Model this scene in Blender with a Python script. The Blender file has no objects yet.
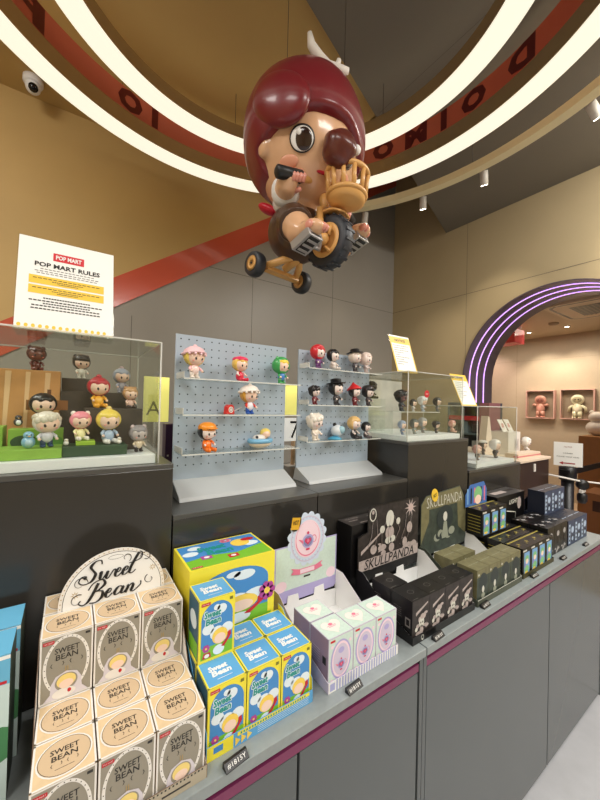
import bpy, bmesh, math, random
from mathutils import Vector, Matrix, Euler
random.seed(7)
S = bpy.context.scene
COL = S.collection
PI = math.pi
V = Vector

# ------------------------------------------------------------------ camera
EYE = V((0, 0, 1.45)); FPX = 338.0
_p, _r, _y = .0110, .0250, .5965
_fw = V((math.sin(_y)*math.cos(_p), math.cos(_y)*math.cos(_p), math.sin(_p)))
_rt = V((math.cos(_y), -math.sin(_y), 0)); _up = _rt.cross(_fw)
RT = _rt*math.cos(_r)+_up*math.sin(_r); UP = -_rt*math.sin(_r)+_up*math.cos(_r); FW = _fw
cd = bpy.data.cameras.new('camera'); cam = bpy.data.objects.new('camera', cd); COL.objects.link(cam)
cd.sensor_fit = 'VERTICAL'; cd.sensor_height = 24.0; cd.lens = 24.0*FPX/800; cd.clip_start = .02; cd.clip_end = 60
cam.matrix_world = Matrix(((RT.x, UP.x, -FW.x, EYE.x), (RT.y, UP.y, -FW.y, EYE.y), (RT.z, UP.z, -FW.z, EYE.z), (0, 0, 0, 1)))
S.camera = cam

# ------------------------------------------------------------------ light and exposure
S.view_settings.view_transform = 'Standard'; S.view_settings.look = 'None'
S.view_settings.gamma = 1; S.view_settings.use_curve_mapping = False
S.view_settings.exposure = 0.0
S.cycles.transparent_max_bounces = 48
wd = bpy.data.worlds.new('world'); S.world = wd; wd.use_nodes = True
wd.node_tree.nodes['Background'].inputs[0].default_value = (1, .95, .88, 1)
wd.node_tree.nodes['Background'].inputs[1].default_value = .3
RING_E = 7.0
def area(name, loc, size, power, col=(1, .962, .905), rot=(0, 0, 0), sy=None):
    l = bpy.data.lights.new(name, 'AREA'); l.energy = power; l.color = col; l.shape = 'RECTANGLE'
    l.size = size; l.size_y = sy or size
    o = bpy.data.objects.new(name, l); COL.objects.link(o); o.location = loc; o.rotation_euler = rot; return o
area('unseen_fill_light', (.9, -1.9, 3.4), 1.2, 84, sy=1.2)  # unseen overhead fill behind the camera, no fixture modelled
area('unseen_fill_light', (-1.3, 1.1, 3.42), .9, 44, rot=(math.radians(28), 0, 0), sy=.9)  # added fill, tilted to brighten the left of the back wall
area('unseen_fill_light', (2.95, .05, 3.36), .7, 40, rot=(math.radians(32), 0, 0), sy=.5)  # added fill out of view, brightens the back wall from the right
area('unseen_fill_light', (-1.6, -.9, 3.4), 1.0, 60, sy=1.4)  # unseen fill, left of the camera
area('unseen_fill_light', (2.7, -1.2, 3.38), 1.0, 60, sy=1.2)  # unseen fill, right of the camera
area('alcove_light', (5.7, 1.9, 2.64), .5, 25, (1, .86, .70), sy=2.6)
area('alcove_light', (5.0, 3.6, 2.64), 1.0, 16, (1, .86, .76), sy=.8)

def spot(loc, to, power, ang=60, col=(1, .86, .66), blend=.7, r=.025):
    l = bpy.data.lights.new('spot', 'SPOT'); l.energy = power; l.color = col; l.spot_size = math.radians(ang)
    l.spot_blend = blend; l.shadow_soft_size = r
    o = bpy.data.objects.new('spot_beam', l); COL.objects.link(o); o.location = loc
    o.rotation_euler = (V(to)-V(loc)).to_track_quat('-Z', 'Y').to_euler(); return o

# ------------------------------------------------------------------ point helpers
def ray(u, v): return FW*FPX+RT*(u-300)+UP*(400-v)
def atX(u, v, x): d = ray(u, v); return EYE+d*(x/d.x)
def atY(u, v, y): d = ray(u, v); return EYE+d*(y/d.y)
def atZ(u, v, z): d = ray(u, v); return EYE+d*((z-EYE.z)/d.z)

# ------------------------------------------------------------------ materials
def lin(c):
    return tuple(((x/255)/12.92 if x/255 <= .04045 else ((x/255+.055)/1.055)**2.4) for x in c)
MATS = {}
def mat(name, rgb=(128, 128, 128), rough=.5, metal=0, emit=0, noise=0, nscale=20, bump=0, coat=0, spec=None, ecol=None, sheen=0):
    if name in MATS: return MATS[name]
    m = bpy.data.materials.new(name); m.use_nodes = True; nt = m.node_tree; b = nt.nodes['Principled BSDF']
    c = lin(rgb); b.inputs['Base Color'].default_value = (*c, 1); b.inputs['Roughness'].default_value = rough
    b.inputs['Metallic'].default_value = metal
    if coat: b.inputs['Coat Weight'].default_value = coat; b.inputs['Coat Roughness'].default_value = .08
    if spec is not None: b.inputs['Specular IOR Level'].default_value = spec
    if emit:
        b.inputs['Emission Color'].default_value = (*lin(ecol or rgb), 1); b.inputs['Emission Strength'].default_value = emit
    if noise or bump:
        tc = nt.nodes.new('ShaderNodeTexCoord'); n = nt.nodes.new('ShaderNodeTexNoise')
        n.inputs['Scale'].default_value = nscale; n.inputs['Detail'].default_value = 6
        nt.links.new(tc.outputs['Object'], n.inputs['Vector'])
        if noise:
            r = nt.nodes.new('ShaderNodeValToRGB'); r.color_ramp.elements[0].position = .3; r.color_ramp.elements[1].position = .7
            r.color_ramp.elements[0].color = (*[x*(1-noise) for x in c], 1); r.color_ramp.elements[1].color = (*[min(1, x*(1+noise)) for x in c], 1)
            nt.links.new(n.outputs['Fac'], r.inputs[0]); nt.links.new(r.outputs[0], b.inputs['Base Color'])
        if bump:
            k = nt.nodes.new('ShaderNodeBump'); k.inputs['Strength'].default_value = bump; k.inputs['Distance'].default_value = .002
            nt.links.new(n.outputs['Fac'], k.inputs['Height']); nt.links.new(k.outputs[0], b.inputs['Normal'])
    MATS[name] = m; return m
def clear(name, tint=(255, 255, 255), refl=1.0, rough=.02, diff=0.0):
    if name in MATS: return MATS[name]
    m = bpy.data.materials.new(name); m.use_nodes = True; nt = m.node_tree; nt.nodes.clear()
    out = nt.nodes.new('ShaderNodeOutputMaterial'); t = nt.nodes.new('ShaderNodeBsdfTransparent'); g = nt.nodes.new('ShaderNodeBsdfGlossy')
    t.inputs[0].default_value = (*lin(tint), 1); g.inputs['Roughness'].default_value = rough
    f = nt.nodes.new('ShaderNodeLayerWeight'); f.inputs[0].default_value = .5; pw = nt.nodes.new('ShaderNodeMath'); pw.operation = 'POWER'; pw.inputs[1].default_value = 4.0; ad = nt.nodes.new('ShaderNodeMath'); ad.operation = 'MULTIPLY_ADD'; ad.inputs[1].default_value = .6; ad.inputs[2].default_value = .025
    nt.links.new(f.outputs['Facing'], pw.inputs[0]); nt.links.new(pw.outputs[0], ad.inputs[0]); f = ad
    mu = nt.nodes.new('ShaderNodeMath'); mu.operation = 'MULTIPLY'; mu.inputs[1].default_value = refl
    mx = nt.nodes.new('ShaderNodeMixShader'); nt.links.new(f.outputs[0], mu.inputs[0]); nt.links.new(mu.outputs[0], mx.inputs[0])
    src = t
    if diff:
        d = nt.nodes.new('ShaderNodeBsdfDiffuse'); d.inputs[0].default_value = (*lin(tint), 1)
        m2 = nt.nodes.new('ShaderNodeMixShader'); m2.inputs[0].default_value = diff
        nt.links.new(t.outputs[0], m2.inputs[1]); nt.links.new(d.outputs[0], m2.inputs[2]); src = m2
    nt.links.new(src.outputs[0], mx.inputs[1]); nt.links.new(g.outputs[0], mx.inputs[2]); nt.links.new(mx.outputs[0], out.inputs[0])
    MATS[name] = m; return m
def tiles(name, rgb, joint, w, h, rough=.45, mortar=.004, rotz=0, off=(0, 0, 0), noise=.08):
    m = mat(name, rgb, rough, noise=noise, nscale=9); nt = m.node_tree; b = nt.nodes['Principled BSDF']
    src = b.inputs['Base Color'].links[0].from_socket
    tc = nt.nodes.new('ShaderNodeTexCoord'); mp = nt.nodes.new('ShaderNodeMapping'); br = nt.nodes.new('ShaderNodeTexBrick')
    mp.inputs['Location'].default_value = off; mp.inputs['Rotation'].default_value = (0, 0, rotz)
    br.offset = 0; br.inputs['Scale'].default_value = 1; br.inputs['Brick Width'].default_value = w; br.inputs['Row Height'].default_value = h
    br.inputs['Mortar Size'].default_value = mortar; br.inputs['Mortar Smooth'].default_value = 0
    br.inputs['Mortar'].default_value = (*lin(joint), 1)
    nt.links.new(tc.outputs['Object'], mp.inputs[0]); nt.links.new(mp.outputs[0], br.inputs['Vector'])
    nt.links.new(src, br.inputs['Color1']); nt.links.new(src, br.inputs['Color2']); nt.links.new(br.outputs['Color'], b.inputs['Base Color'])
    return m

# ------------------------------------------------------------------ mesh builder
class Fr:
    def __init__(s, o, r, u): s.o = V(o); s.r = V(r).normalized(); s.u = V(u).normalized(); s.n = s.r.cross(s.u)
    def p(s, x, y, e=0): return s.o+s.r*x+s.u*y+s.n*e
_txt = {}
def text_geo(t, shear=0, bold=0):
    k = (t, shear, bold)
    if k in _txt: return _txt[k]
    c = bpy.data.curves.new('t', 'FONT'); c.body = t; c.align_x = 'LEFT'; c.shear = shear; c.offset = bold; c.resolution_u = 2
    o = bpy.data.objects.new('t', c); COL.objects.link(o)
    dg = bpy.context.evaluated_depsgraph_get(); me = bpy.data.meshes.new_from_object(o.evaluated_get(dg))
    vs = [v.co.copy() for v in me.vertices]; fs = [tuple(p.vertices) for p in me.polygons]
    bpy.data.objects.remove(o); bpy.data.meshes.remove(me); bpy.data.curves.remove(c)
    if vs:
        x0 = min(v.x for v in vs); x1 = max(v.x for v in vs); y0 = min(v.y for v in vs); y1 = max(v.y for v in vs)
    else: x0 = y0 = 0; x1 = y1 = 1
    _txt[k] = (vs, fs, x0, x1, y0, y1); return _txt[k]
class MB:
    def __init__(s): s.v = []; s.f = []; s.m = []; s.sm = []; s.ms = []; s.M = None
    def mi(s, m):
        if m not in s.ms: s.ms.append(m)
        return s.ms.index(m)
    def add(s, vs, fs, m, smooth=False):
        b = len(s.v)
        s.v += [(s.M @ V(v)) if s.M else V(v) for v in vs]
        i = s.mi(m)
        for f in fs: s.f.append([b+k for k in f]); s.m.append(i); s.sm.append(smooth)
    def box(s, a, b, m):
        x0, y0, z0 = a; x1, y1, z1 = b
        s.add([(x0, y0, z0), (x1, y0, z0), (x1, y1, z0), (x0, y1, z0), (x0, y0, z1), (x1, y0, z1), (x1, y1, z1), (x0, y1, z1)],
              [(0, 3, 2, 1), (4, 5, 6, 7), (0, 1, 5, 4), (1, 2, 6, 5), (2, 3, 7, 6), (3, 0, 4, 7)], m)
    def prism(s, pts, fr, t, m, e=0):       # 2D outline in frame, thickness t along -n (front face at offset e)
        n = len(pts); a = [fr.p(x, y, e) for x, y in pts]; b = [fr.p(x, y, e-t) for x, y in pts]
        s.add(a+b, [tuple(range(n)), tuple(range(2*n-1, n-1, -1))]+[(i, i+n, (i+1) % n+n, (i+1) % n) for i in range(n)], m)
    clip = None
    def poly(s, fr, pts, m, e=.0004):
        if s.clip: a, b_, c, d = s.clip; pts = [(max(a, min(c, x)), max(b_, min(d, y))) for x, y in pts]
        s.add([fr.p(x, y, e) for x, y in pts], [tuple(range(len(pts)))], m)
    def rect(s, fr, x0, y0, x1, y1, m, e=.0004): s.poly(fr, [(x0, y0), (x1, y0), (x1, y1), (x0, y1)], m, e)
    def ell(s, fr, cx, cy, rx, ry, m, e=.0004, n=24, a0=0, a1=2*PI):
        full = abs(a1-a0-2*PI) < 1e-6
        s.poly(fr, [(cx+rx*math.cos(a0+(a1-a0)*i/(n if full else n-1)), cy+ry*math.sin(a0+(a1-a0)*i/(n if full else n-1))) for i in range(n)], m, e)
    def oring(s, fr, cx, cy, rx, ry, w, m, e=.0004, n=32):
        vs = []; fs = []
        for i in range(n):
            a = 2*PI*i/n; c, d = math.cos(a), math.sin(a)
            vs += [fr.p(cx+rx*c, cy+ry*d, e), fr.p(cx+(rx-w)*c, cy+(ry-w)*d, e)]
        for i in range(n): j = (i+1) % n; fs.append((2*i, 2*j, 2*j+1, 2*i+1))
        s.add(vs, fs, m)
    def txt(s, fr, t, cx, cy, w, m, h=None, e=.0006, shear=0, bold=0, mirror=False):
        vs, fs, x0, x1, y0, y1 = text_geo(t, shear, bold)
        k = w/max(1e-6, x1-x0); ky = (h/max(1e-6, y1-y0)) if h else k
        sg = -1 if mirror else 1
        s.add([fr.p(cx+sg*(v.x-(x0+x1)/2)*k, cy+(v.y-(y0+y1)/2)*ky, e) for v in vs], fs, m)
    def ball(s, c, r, m, rot=None, seg=20, rings=12, smooth=True, fn=None):
        if not hasattr(r, '__len__'): r = (r, r, r)
        R = Euler(rot).to_matrix() if rot else Matrix.Identity(3); c = V(c); vs = []; fs = []
        for j in range(1, rings):
            el = -PI/2+PI*j/rings
            for i in range(seg):
                az = 2*PI*i/seg; d = V((math.cos(el)*math.cos(az), math.cos(el)*math.sin(az), math.sin(el)))
                k = fn(d) if fn else 1
                vs.append(c+R @ V((d.x*r[0]*k, d.y*r[1]*k, d.z*r[2]*k)))
        kb = fn(V((0, 0, -1))) if fn else 1; kt = fn(V((0, 0, 1))) if fn else 1
        vs += [c+R @ V((0, 0, -r[2]*kb)), c+R @ V((0, 0, r[2]*kt))]; nb = len(vs)-2
        for j in range(rings-2):
            for i in range(seg):
                k = (i+1) % seg; fs.append((j*seg+i, j*seg+k, (j+1)*seg+k, (j+1)*seg+i))
        for i in range(seg):
            k = (i+1) % seg; fs.append((nb, k, i)); fs.append((nb+1, (rings-2)*seg+i, (rings-2)*seg+k))
        s.add(vs, fs, m, smooth)
    def tube(s, path, r, m, seg=10, smooth=True, closed=False, flat=1.0):
        P = [V(p) for p in path]; n = len(P); rr = r if hasattr(r, '__len__') else [r]*n
        vs = []; fs = []; up = None
        for i in range(n):
            a = P[(i-1) % n] if (closed or i > 0) else P[i]; b = P[(i+1) % n] if (closed or i < n-1) else P[i]
            t = (b-a).normalized()
            if up is None: up = t.orthogonal().normalized()
            up = (up-t*up.dot(t)); up = up.normalized() if up.length > 1e-6 else t.orthogonal().normalized()
            sd = t.cross(up)
            for k in range(seg):
                q = 2*PI*k/seg; vs.append(P[i]+up*math.cos(q)*rr[i]+sd*math.sin(q)*rr[i]*flat)
        for i in range(n if closed else n-1):
            j = (i+1) % n
            for k in range(seg): l = (k+1) % seg; fs.append((i*seg+k, i*seg+l, j*seg+l, j*seg+k))
        if not closed: fs += [tuple(range(seg-1, -1, -1)), tuple((n-1)*seg+k for k in range(seg))]
        s.add(vs, fs, m, smooth)
    def lathe(s, prof, c, m, seg=24, axis=None, smooth=True):   # prof: (r,z)
        R = V(axis).to_track_quat('Z', 'Y').to_matrix() if axis else Matrix.Identity(3); c = V(c); vs = []; fs = []
        for r, z in prof:
            for i in range(seg): a = 2*PI*i/seg; vs.append(c+R @ V((r*math.cos(a), r*math.sin(a), z)))
        for j in range(len(prof)-1):
            for i in range(seg): k = (i+1) % seg; fs.append((j*seg+i, j*seg+k, (j+1)*seg+k, (j+1)*seg+i))
        fs += [tuple(range(seg-1, -1, -1)), tuple((len(prof)-1)*seg+i for i in range(seg))]
        s.add(vs, fs, m, smooth)
    def band(s, c, r0, r1, z0, z1, m, a0=0, a1=2*PI, seg=160, smooth=False):   # annular sector solid
        full = abs(a1-a0-2*PI) < 1e-6; n = seg if full else seg+1; vs = []; fs = []
        for i in range(n):
            a = a0+(a1-a0)*i/seg; x, y = math.cos(a), math.sin(a)
            for r, z in ((r0, z0), (r1, z0), (r1, z1), (r0, z1)): vs.append((c[0]+r*x, c[1]+r*y, z))
        for i in range(seg):
            j = (i+1) % n
            for k in range(4): l = (k+1) % 4; fs.append((4*i+k, 4*i+l, 4*j+l, 4*j+k))
        if not full: fs += [(0, 3, 2, 1), (4*n-4, 4*n-3, 4*n-2, 4*n-1)]
        s.add(vs, fs, m, smooth)
    def build(s, name, parent=None, origin=None, bevel=0, kind=None):
        me = bpy.data.meshes.new(name)
        o0 = V(origin) if origin is not None else V((0, 0, 0))
        if parent is None and origin is None and s.v:
            xs = [v.x for v in s.v]; ys = [v.y for v in s.v]; zs = [v.z for v in s.v]
            o0 = V(((min(xs)+max(xs))/2, (min(ys)+max(ys))/2, min(zs)))
        me.from_pydata([tuple(v-o0) for v in s.v], [], s.f)
        for m in s.ms: me.materials.append(m)
        for p, i, q in zip(me.polygons, s.m, s.sm): p.material_index = i; p.use_smooth = q
        me.update()
        o = bpy.data.objects.new(name, me); COL.objects.link(o); o.location = o0
        if parent: o.parent = parent
        if bevel:
            b = o.modifiers.new('bevel', 'BEVEL'); b.width = bevel; b.segments = 2; b.limit_method = 'ANGLE'
        if kind: o['kind'] = kind
        return o
def tag(o, label, cat, group=None, kind=None):
    if label: o['label'] = label
    if cat: o['category'] = cat
    if group: o['group'] = group
    if kind: o['kind'] = kind
    return o
def thing(name, label, cat, loc=(0, 0, 0), rotz=0, group=None):
    o = bpy.data.objects.new(name, None); COL.objects.link(o); o.location = loc; o.rotation_euler = (0, 0, rotz)
    o.empty_display_size = .02
    return tag(o, label, cat, group)
def kids(o): return [c for c in bpy.data.objects if c.parent == o]
def dup(o, loc, label, group=None):
    r = o.copy(); COL.objects.link(r); r.location = loc; r['label'] = label
    if group: r['group'] = group
    for c in kids(o):
        d = c.copy(); COL.objects.link(d); d.parent = r
        for g in kids(c): q = g.copy(); COL.objects.link(q); q.parent = d
    return r
def bake(o, mods):      # apply modifiers through the depsgraph
    for t, kw in mods:
        q = o.modifiers.new(t.lower(), t)
        for k, v in kw.items(): setattr(q, k, v)
    dg = bpy.context.evaluated_depsgraph_get(); dg.update()
    me = bpy.data.meshes.new_from_object(o.evaluated_get(dg)); o.modifiers.clear(); o.data = me
    for p in me.polygons: p.use_smooth = True
    return o

# common materials
WHITE = mat('white_card', (236, 236, 234), .5); BLACK = mat('black_print', (22, 21, 22), .5)
INK = mat('ink', (45, 42, 40), .5); RED = mat('red_print', (196, 32, 44), .45); YEL = mat('yellow_print', (236, 196, 60), .5)
CHROME = mat('chrome', (200, 200, 200), .15, 1)
ACR = clear('clear_acrylic', (250, 252, 250), 1.0); EDGE = clear('acrylic_edge', (250, 250, 246), 1.0, .1, .45)

# ================================================================== STRUCTURE
XR, YB, ZC, ZD, ZH = 3.48, 3.0, 3.53, 3.43, 5.0
AC_Y, AC_Z, AC_R, XA = 1.203, 1.7485, .82, 4.065
FX = 6.6; FZ = 2.68
floor_m = tiles('floor_tiles', (176, 178, 183), (120, 120, 122), 1.2, .6, .42, .0025, math.radians(0), (.35, .2, 0), .07)
b = MB(); b.box((-3, -3.5, -.05), (XR, YB, 0), floor_m); b.build('floor', kind='structure')
b = MB(); b.box((XR, -1.5, -.05), (FX, 5, 0), mat('alcove_floor', (196, 170, 138), .4, noise=.06, nscale=5)); b.build('floor', kind='structure')
grey = mat('grey_panel_wall', (152, 147, 138), .38, noise=.03, nscale=2, spec=.35)
beige = mat('beige_paint', (192, 160, 100), .6, noise=.03, nscale=3)
beige2 = mat('cream_beige_wall', (184, 167, 132), .5, noise=.03, nscale=3)
darkc = mat('dark_ceiling_paint', (116, 110, 100), .6, noise=.03, nscale=2)
seam = mat('panel_seam', (92, 86, 78), .7)
# back wall with joints
b = MB(); b.box((-3, YB, 0), (XR, YB+.1, ZH), grey)
for x in (.388, 1.444, 2.451): b.box((x-.002, YB-.001, 0), (x+.002, YB, 2.28+.68*(x-.4)-.15), seam)
b.box((-3, YB-.001, 2.668), (XR, YB, 2.672), seam); b.build('wall_back', kind='structure')
# beige wall field above the slanting glossy red band
def zlow(x): return 2.165+(x-.262)*(3.105-2.165)/(1.645-.262)
fb = Fr((0, YB, 0), (1, 0, 0), (0, 0, 1)); HB = .235
rd = mat('red_gloss_band', (200, 88, 64), .2, coat=.3)
b = MB(); b.prism([(-2.999, zlow(-3)), (XR-.001, zlow(XR)), (XR-.001, zlow(XR)+HB), (-2.999, zlow(-3)+HB)], fb, .012, rd, .012); b.build('trim_1', kind='structure')
b = MB(); b.prism([(-2.999, zlow(-3)+HB), (XR-.001, zlow(XR)+HB), (XR-.001, ZH), (-2.999, ZH)], fb, .010, beige, .010); b.build('wall_upper', kind='structure')
# right wall with arch opening (thick), front part
n = 40; arc = [(AC_Y-AC_R*math.cos(PI*i/n), AC_Z+AC_R*math.sin(PI*i/n)) for i in range(n+1)]
fr = Fr((XR, 0, 0), (0, -1, 0), (0, 0, 1))   # normal -X
outl = [(-YB-.1, 0), (-(AC_Y+AC_R), 0)]+[(-y, z) for y, z in reversed(arc)]+[(-(AC_Y-AC_R), 0), (3.5, 0), (3.5, ZH), (-YB-.1, ZH)]
b = MB(); b.prism(outl, fr, XA-XR, beige2)
frs = Fr((XR-.001, 0, 0), (0, -1, 0), (0, 0, 1))
b.rect(frs, -YB, 2.668, 3.5, 2.672, seam, 0)
for y in (2.0, 1.0-.93): b.rect(frs, -y-.0015, 2.56 if y < 1.9 else 1.9, -y+.0015, ZC, seam, 0)
b.build('wall_right', kind='structure')
# arch lining and LED lines
lin_m = mat('arch_lining_grey_purple', (92, 80, 92), .35)
def archpts(rr, nn=48): return [(AC_Y+rr, 0.0), (AC_Y+rr, .9)]+[(AC_Y+rr*math.cos(PI*i/nn), AC_Z+rr*math.sin(PI*i/nn)) for i in range(nn+1)]+[(AC_Y-rr, .9), (AC_Y-rr, 0)]
def arch_strip(b, x0, x1, ro, ri, m):
    po, pi_ = archpts(ro), archpts(ri); n = len(po); vs = []; fs = []
    for i in range(n): vs += [(x0, *po[i]), (x1, *po[i]), (x1, *pi_[i]), (x0, *pi_[i])]
    for i in range(n-1):
        for k in range(4): l = (k+1) % 4; fs.append((4*i+k, 4*i+l, 4*i+4+l, 4*i+4+k))
    fs += [(0, 3, 2, 1), (4*n-4, 4*n-3, 4*n-2, 4*n-1)]; b.add(vs, fs, m)
b = MB(); arch_strip(b, XR-.012, XA+.01, AC_R-.001, AC_R-.012, lin_m); b.build('trim_2', kind='structure')
led = mat('led_line', (214, 150, 255), .4, emit=1.7, ecol=(214, 168, 255))
for i, x in enumerate((3.585, 3.73, 3.88)):
    b = MB(); arch_strip(b, x-.006, x+.006, AC_R-.0125, AC_R-.017, led)
    tag(b.build('arch_light_strip'), ('violet glowing light line in the arch lining, nearest the shop edge', 'violet glowing light line in the arch lining, middle of three', 'violet glowing light line in the arch lining, deepest inside the arch')[i], 'light', 'violet light lines round the archway')
# far room
warm = mat('alcove_wall', (186, 172, 148), .5, noise=.02)
b = MB(); b.box((FX, -1.5, 0), (FX+.1, 5, FZ), warm)
for y in (2.83, 1.0): b.box((FX-.001, y-.002, 0), (FX, y+.002, FZ), mat('alcove_seam', (150, 132, 112), .6))
b.box((FX-.001, -1.5, 2.30), (FX, 5, 2.303), MATS['alcove_seam']); b.build('wall_alcove_far', kind='structure')
b = MB(); b.box((XA, 4.9, 0), (FX, 5, FZ), warm); b.build('wall_alcove_back', kind='structure')
b = MB(); b.box((XA, -1.6, 0), (FX, -1.5, FZ), warm); b.build('wall_alcove_front', kind='structure')
b = MB(); b.box((XA-.05, 2.9, 0), (XA+.05, 5, FZ), warm); b.build('wall_alcove_near', kind='structure')
b = MB(); b.box((XA, -1.6, FZ), (FX+.1, 5, FZ+.1), mat('alcove_ceiling', (196, 180, 152), .6)); b.build('ceiling', kind='structure')
# ceilings of the shop
b = MB(); b.box((-3.1, -3.6, ZC), (1.75, YB+.02, ZH), beige); b.build('ceiling', kind='structure')
b = MB(); b.box((1.75, -3.6, ZH), (XR+.1, YB+.1, ZH+.1), beige); b.build('ceiling', kind='structure')
e0 = V((.977, 1.390)); e1 = V((3.478, 2.254)); dd = (e1-e0).normalized(); s0 = e0-dd*4.1
fr = Fr((0, 0, ZD), (1, 0, 0), (0, -1, 0))   # normal -Z
b = MB(); pts = [(s0.x, -s0.y), (3.479, -e1.y), (3.479, 3.49), (-2.98, 3.49)]
if s0.x > -2.98: pts.append((-2.98, -s0.y))
b.prism(pts, fr, ZC-ZD-.001, darkc, 0)
for x in (1.6767,): b.rect(fr, x-.0015, -1.6, x+.0015, 3.4, seam, .0006)
b.build('ceiling_dropped', kind='structure')
b = MB(); b.box((-3.1, -3.6, 0), (-3, YB+.1, ZC), beige2); b.build('wall_left', kind='structure')
b = MB(); b.box((-3.1, -3.6, 0), (XR+.1, -3.5, ZH), beige2); b.build('wall_front', kind='structure')

# ================================================================== RING LIGHTS
RC = (.6666, 1.1203)
diffm = mat('ring_diffuser', (150, 142, 126), .6, emit=.98, ecol=(255, 247, 224))
bronze = mat('bronze_mirror_metal', (196, 172, 134), .22, .65)
redac = clear('red_acrylic_band', (232, 134, 106), 1, .08, .7)
redlt = mat('dark_red_letters', (104, 30, 28), .3)
trackm = mat('cream_ring_paint', (240, 228, 188), .5)
wirem = mat('thin_steel_wire', (70, 66, 60), .4, .6)
def ringlight(name, label, r0, r1, z0, zt, diff, sign=False, a0=0, a1=2*PI, wires=6):
    t = thing(name, label, 'ceiling light', (RC[0], RC[1], z0))
    q = MB(); q.band((0, 0), r0, r1, 0, .012, diff, a0, a1); q.build('diffuser', t)
    q = MB(); q.band((0, 0), r0, r0+.006, .0125, zt-z0, bronze, a0, a1, smooth=False); q.build('inner_band', t)
    q = MB(); q.band((0, 0), r1-.006, r1, .0125, zt-z0, bronze, a0, a1); q.build('outer_band', t)
    for a in (PI/2-.95, PI/2+.97):
        q = MB(); q.box((-.003, -.5*(r1-r0)-.002, -.0015), (.003, .5*(r1-r0)+.002, .0125), mat('joint_clip_beige', (150, 140, 120), .5))  # greyish beige bar across the diffuser joint
        o = q.build('joint_clip', t); o.location = ((r0+r1)/2*math.cos(a), (r0+r1)/2*math.sin(a), 0); o.rotation_euler = (0, 0, a-PI/2)
    for k in range(wires):
        a = .35+2*PI*k/wires; x, y = (r0+r1)/2*math.cos(a), (r0+r1)/2*math.sin(a)
        q = MB(); q.tube([(x, y, zt-z0-.01), (x, y, ZD-z0-.001)], .0016, wirem, 6); q.build('hanging_wire', t)
    return t
ringlight('ring_pendant_light', 'smaller glowing ring lamp with bronze band, circling above the hanging figure', .875, .985, 3.10, 3.19, diffm)
rt_ = ringlight('ring_pendant_light', 'larger glowing ring lamp with red lettered band, outside the smaller ring', 1.2606, 1.3711, 3.10, 3.21, diffm, wires=8)
q = MB(); q.band((0, 0), 1.2606, 1.2656, .1105, .245, redac); rb = q.build('red_sign_band', rt_)
def ring_letters(chars, amid, step, r, z, h):
    for i, ch in enumerate(chars):
        a = amid-(i-(len(chars)-1)/2)*step
        o_ = V((r*math.cos(a), r*math.sin(a), z)); fr_ = Fr(o_, (math.sin(a), -math.cos(a), 0), (0, 0, 1))
        vs, fs, xx0, xx1, yy0, yy1 = text_geo(ch, 0, .06); w = h*1.15 if ch != 'I' else h*.3
        k = MB(); kx = w/(xx1-xx0); ky = h/(yy1-yy0)
        f2 = [(fr_.p((v.x-(xx0+xx1)/2)*-kx, (v.y-(yy0+yy1)/2)*ky, .0)) for v in vs]
        k.add(f2, fs, redlt); k.build('letter', rb)
for ch_, a_, w_ in (('O', 26, 1), ('M', 15.5, 1), ('I', 7, 1), ('O', -1.5, 1), ('D', -14, 1), ('O', 109, 1), ('I', 102, 1), ('P', 134, 1)): ring_letters(ch_, math.radians(a_), .27, 1.2580, .178, .13)
# third, unlit cream ring (arc)
t = thing('ceiling_ring', 'unlit cream ring arc below the dark ceiling, outside both glowing rings', 'ceiling ring', (RC[0], RC[1], 3.1))
q = MB(); q.band((0, 0), 1.60, 1.665, 0, .012, trackm, math.radians(-100), math.radians(44), 90); q.build('face', t)
q = MB(); q.band((0, 0), 1.600, 1.606, .0125, .05, trackm, math.radians(-100), math.radians(44), 90); q.band((0, 0), 1.658, 1.67, .0125, .06, mat('dark_ring_edge', (40, 36, 32), .5), math.radians(-100), math.radians(44), 90); q.build('rim', t)
for k in range(5):
    a = math.radians(-90+k*32); q = MB(); q.tube([(1.63*math.cos(a), 1.63*math.sin(a), .05), (1.63*math.cos(a), 1.63*math.sin(a), ZD-3.101)], .0014, wirem, 6); q.build('hanging_wire', t)

# ceiling spot lamps
lampw = mat('lamp_housing_white', (215, 210, 200), .4); glow = mat('lamp_lens', (255, 244, 220), .3, emit=14)
def ceil_spot(u, v, to, power, label, zl=3.33, ang=62):
    p = atZ(u, v, zl); t = thing('spot_lamp', label, 'spotlight', (p.x, p.y, CT(p)), 0, 'ceiling spotlights')
    top = CT(p); dz = zl-top; ax = (V(to)-p).normalized()
    q = MB(); q.lathe([(.022, 0), (.022, -.008)], (0, 0, 0), lampw, 16); q.tube([(0, 0, -.008), (0, 0, dz+.03)], .005, lampw, 8); q.build('stem', t)
    q = MB(); c = V((0, 0, dz)); q.lathe([(.026, -.05), (.030, -.048), (.030, .05), (.024, .052)], c, lampw, 20, ax); q.build('housing', t)
    q = MB(); q.lathe([(.025, .0525), (.025, .054)], c, glow, 20, ax); q.build('lens', t)
    spot(p+ax*.06, to, power, ang)
def CT(p): return ZD if ceil_dark(p) else (ZH if p.x > 1.75 else ZC)
def ceil_dark(p): return (p.y-e0.y) < (p.x-e0.x)*dd.y/dd.x
ceil_spot(423, 203, (3.3, 2.4, 1.6), 20, 'white spotlight above the dark grey corner, second from the hanging figure')
ceil_spot(484, 178, (3.4, 1.7, 2.1), 22, 'white spotlight over the archway wall, centre right of the dark ceiling')
ceil_spot(594, 110, (3.4, .5, 2.6), 26, 'white spotlight at the right photo edge below the big ring')
ceil_spot(365, 218, (2.6, 2.9, 1.4), 9, 'white spotlight half hidden behind the hanging figure')
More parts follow.
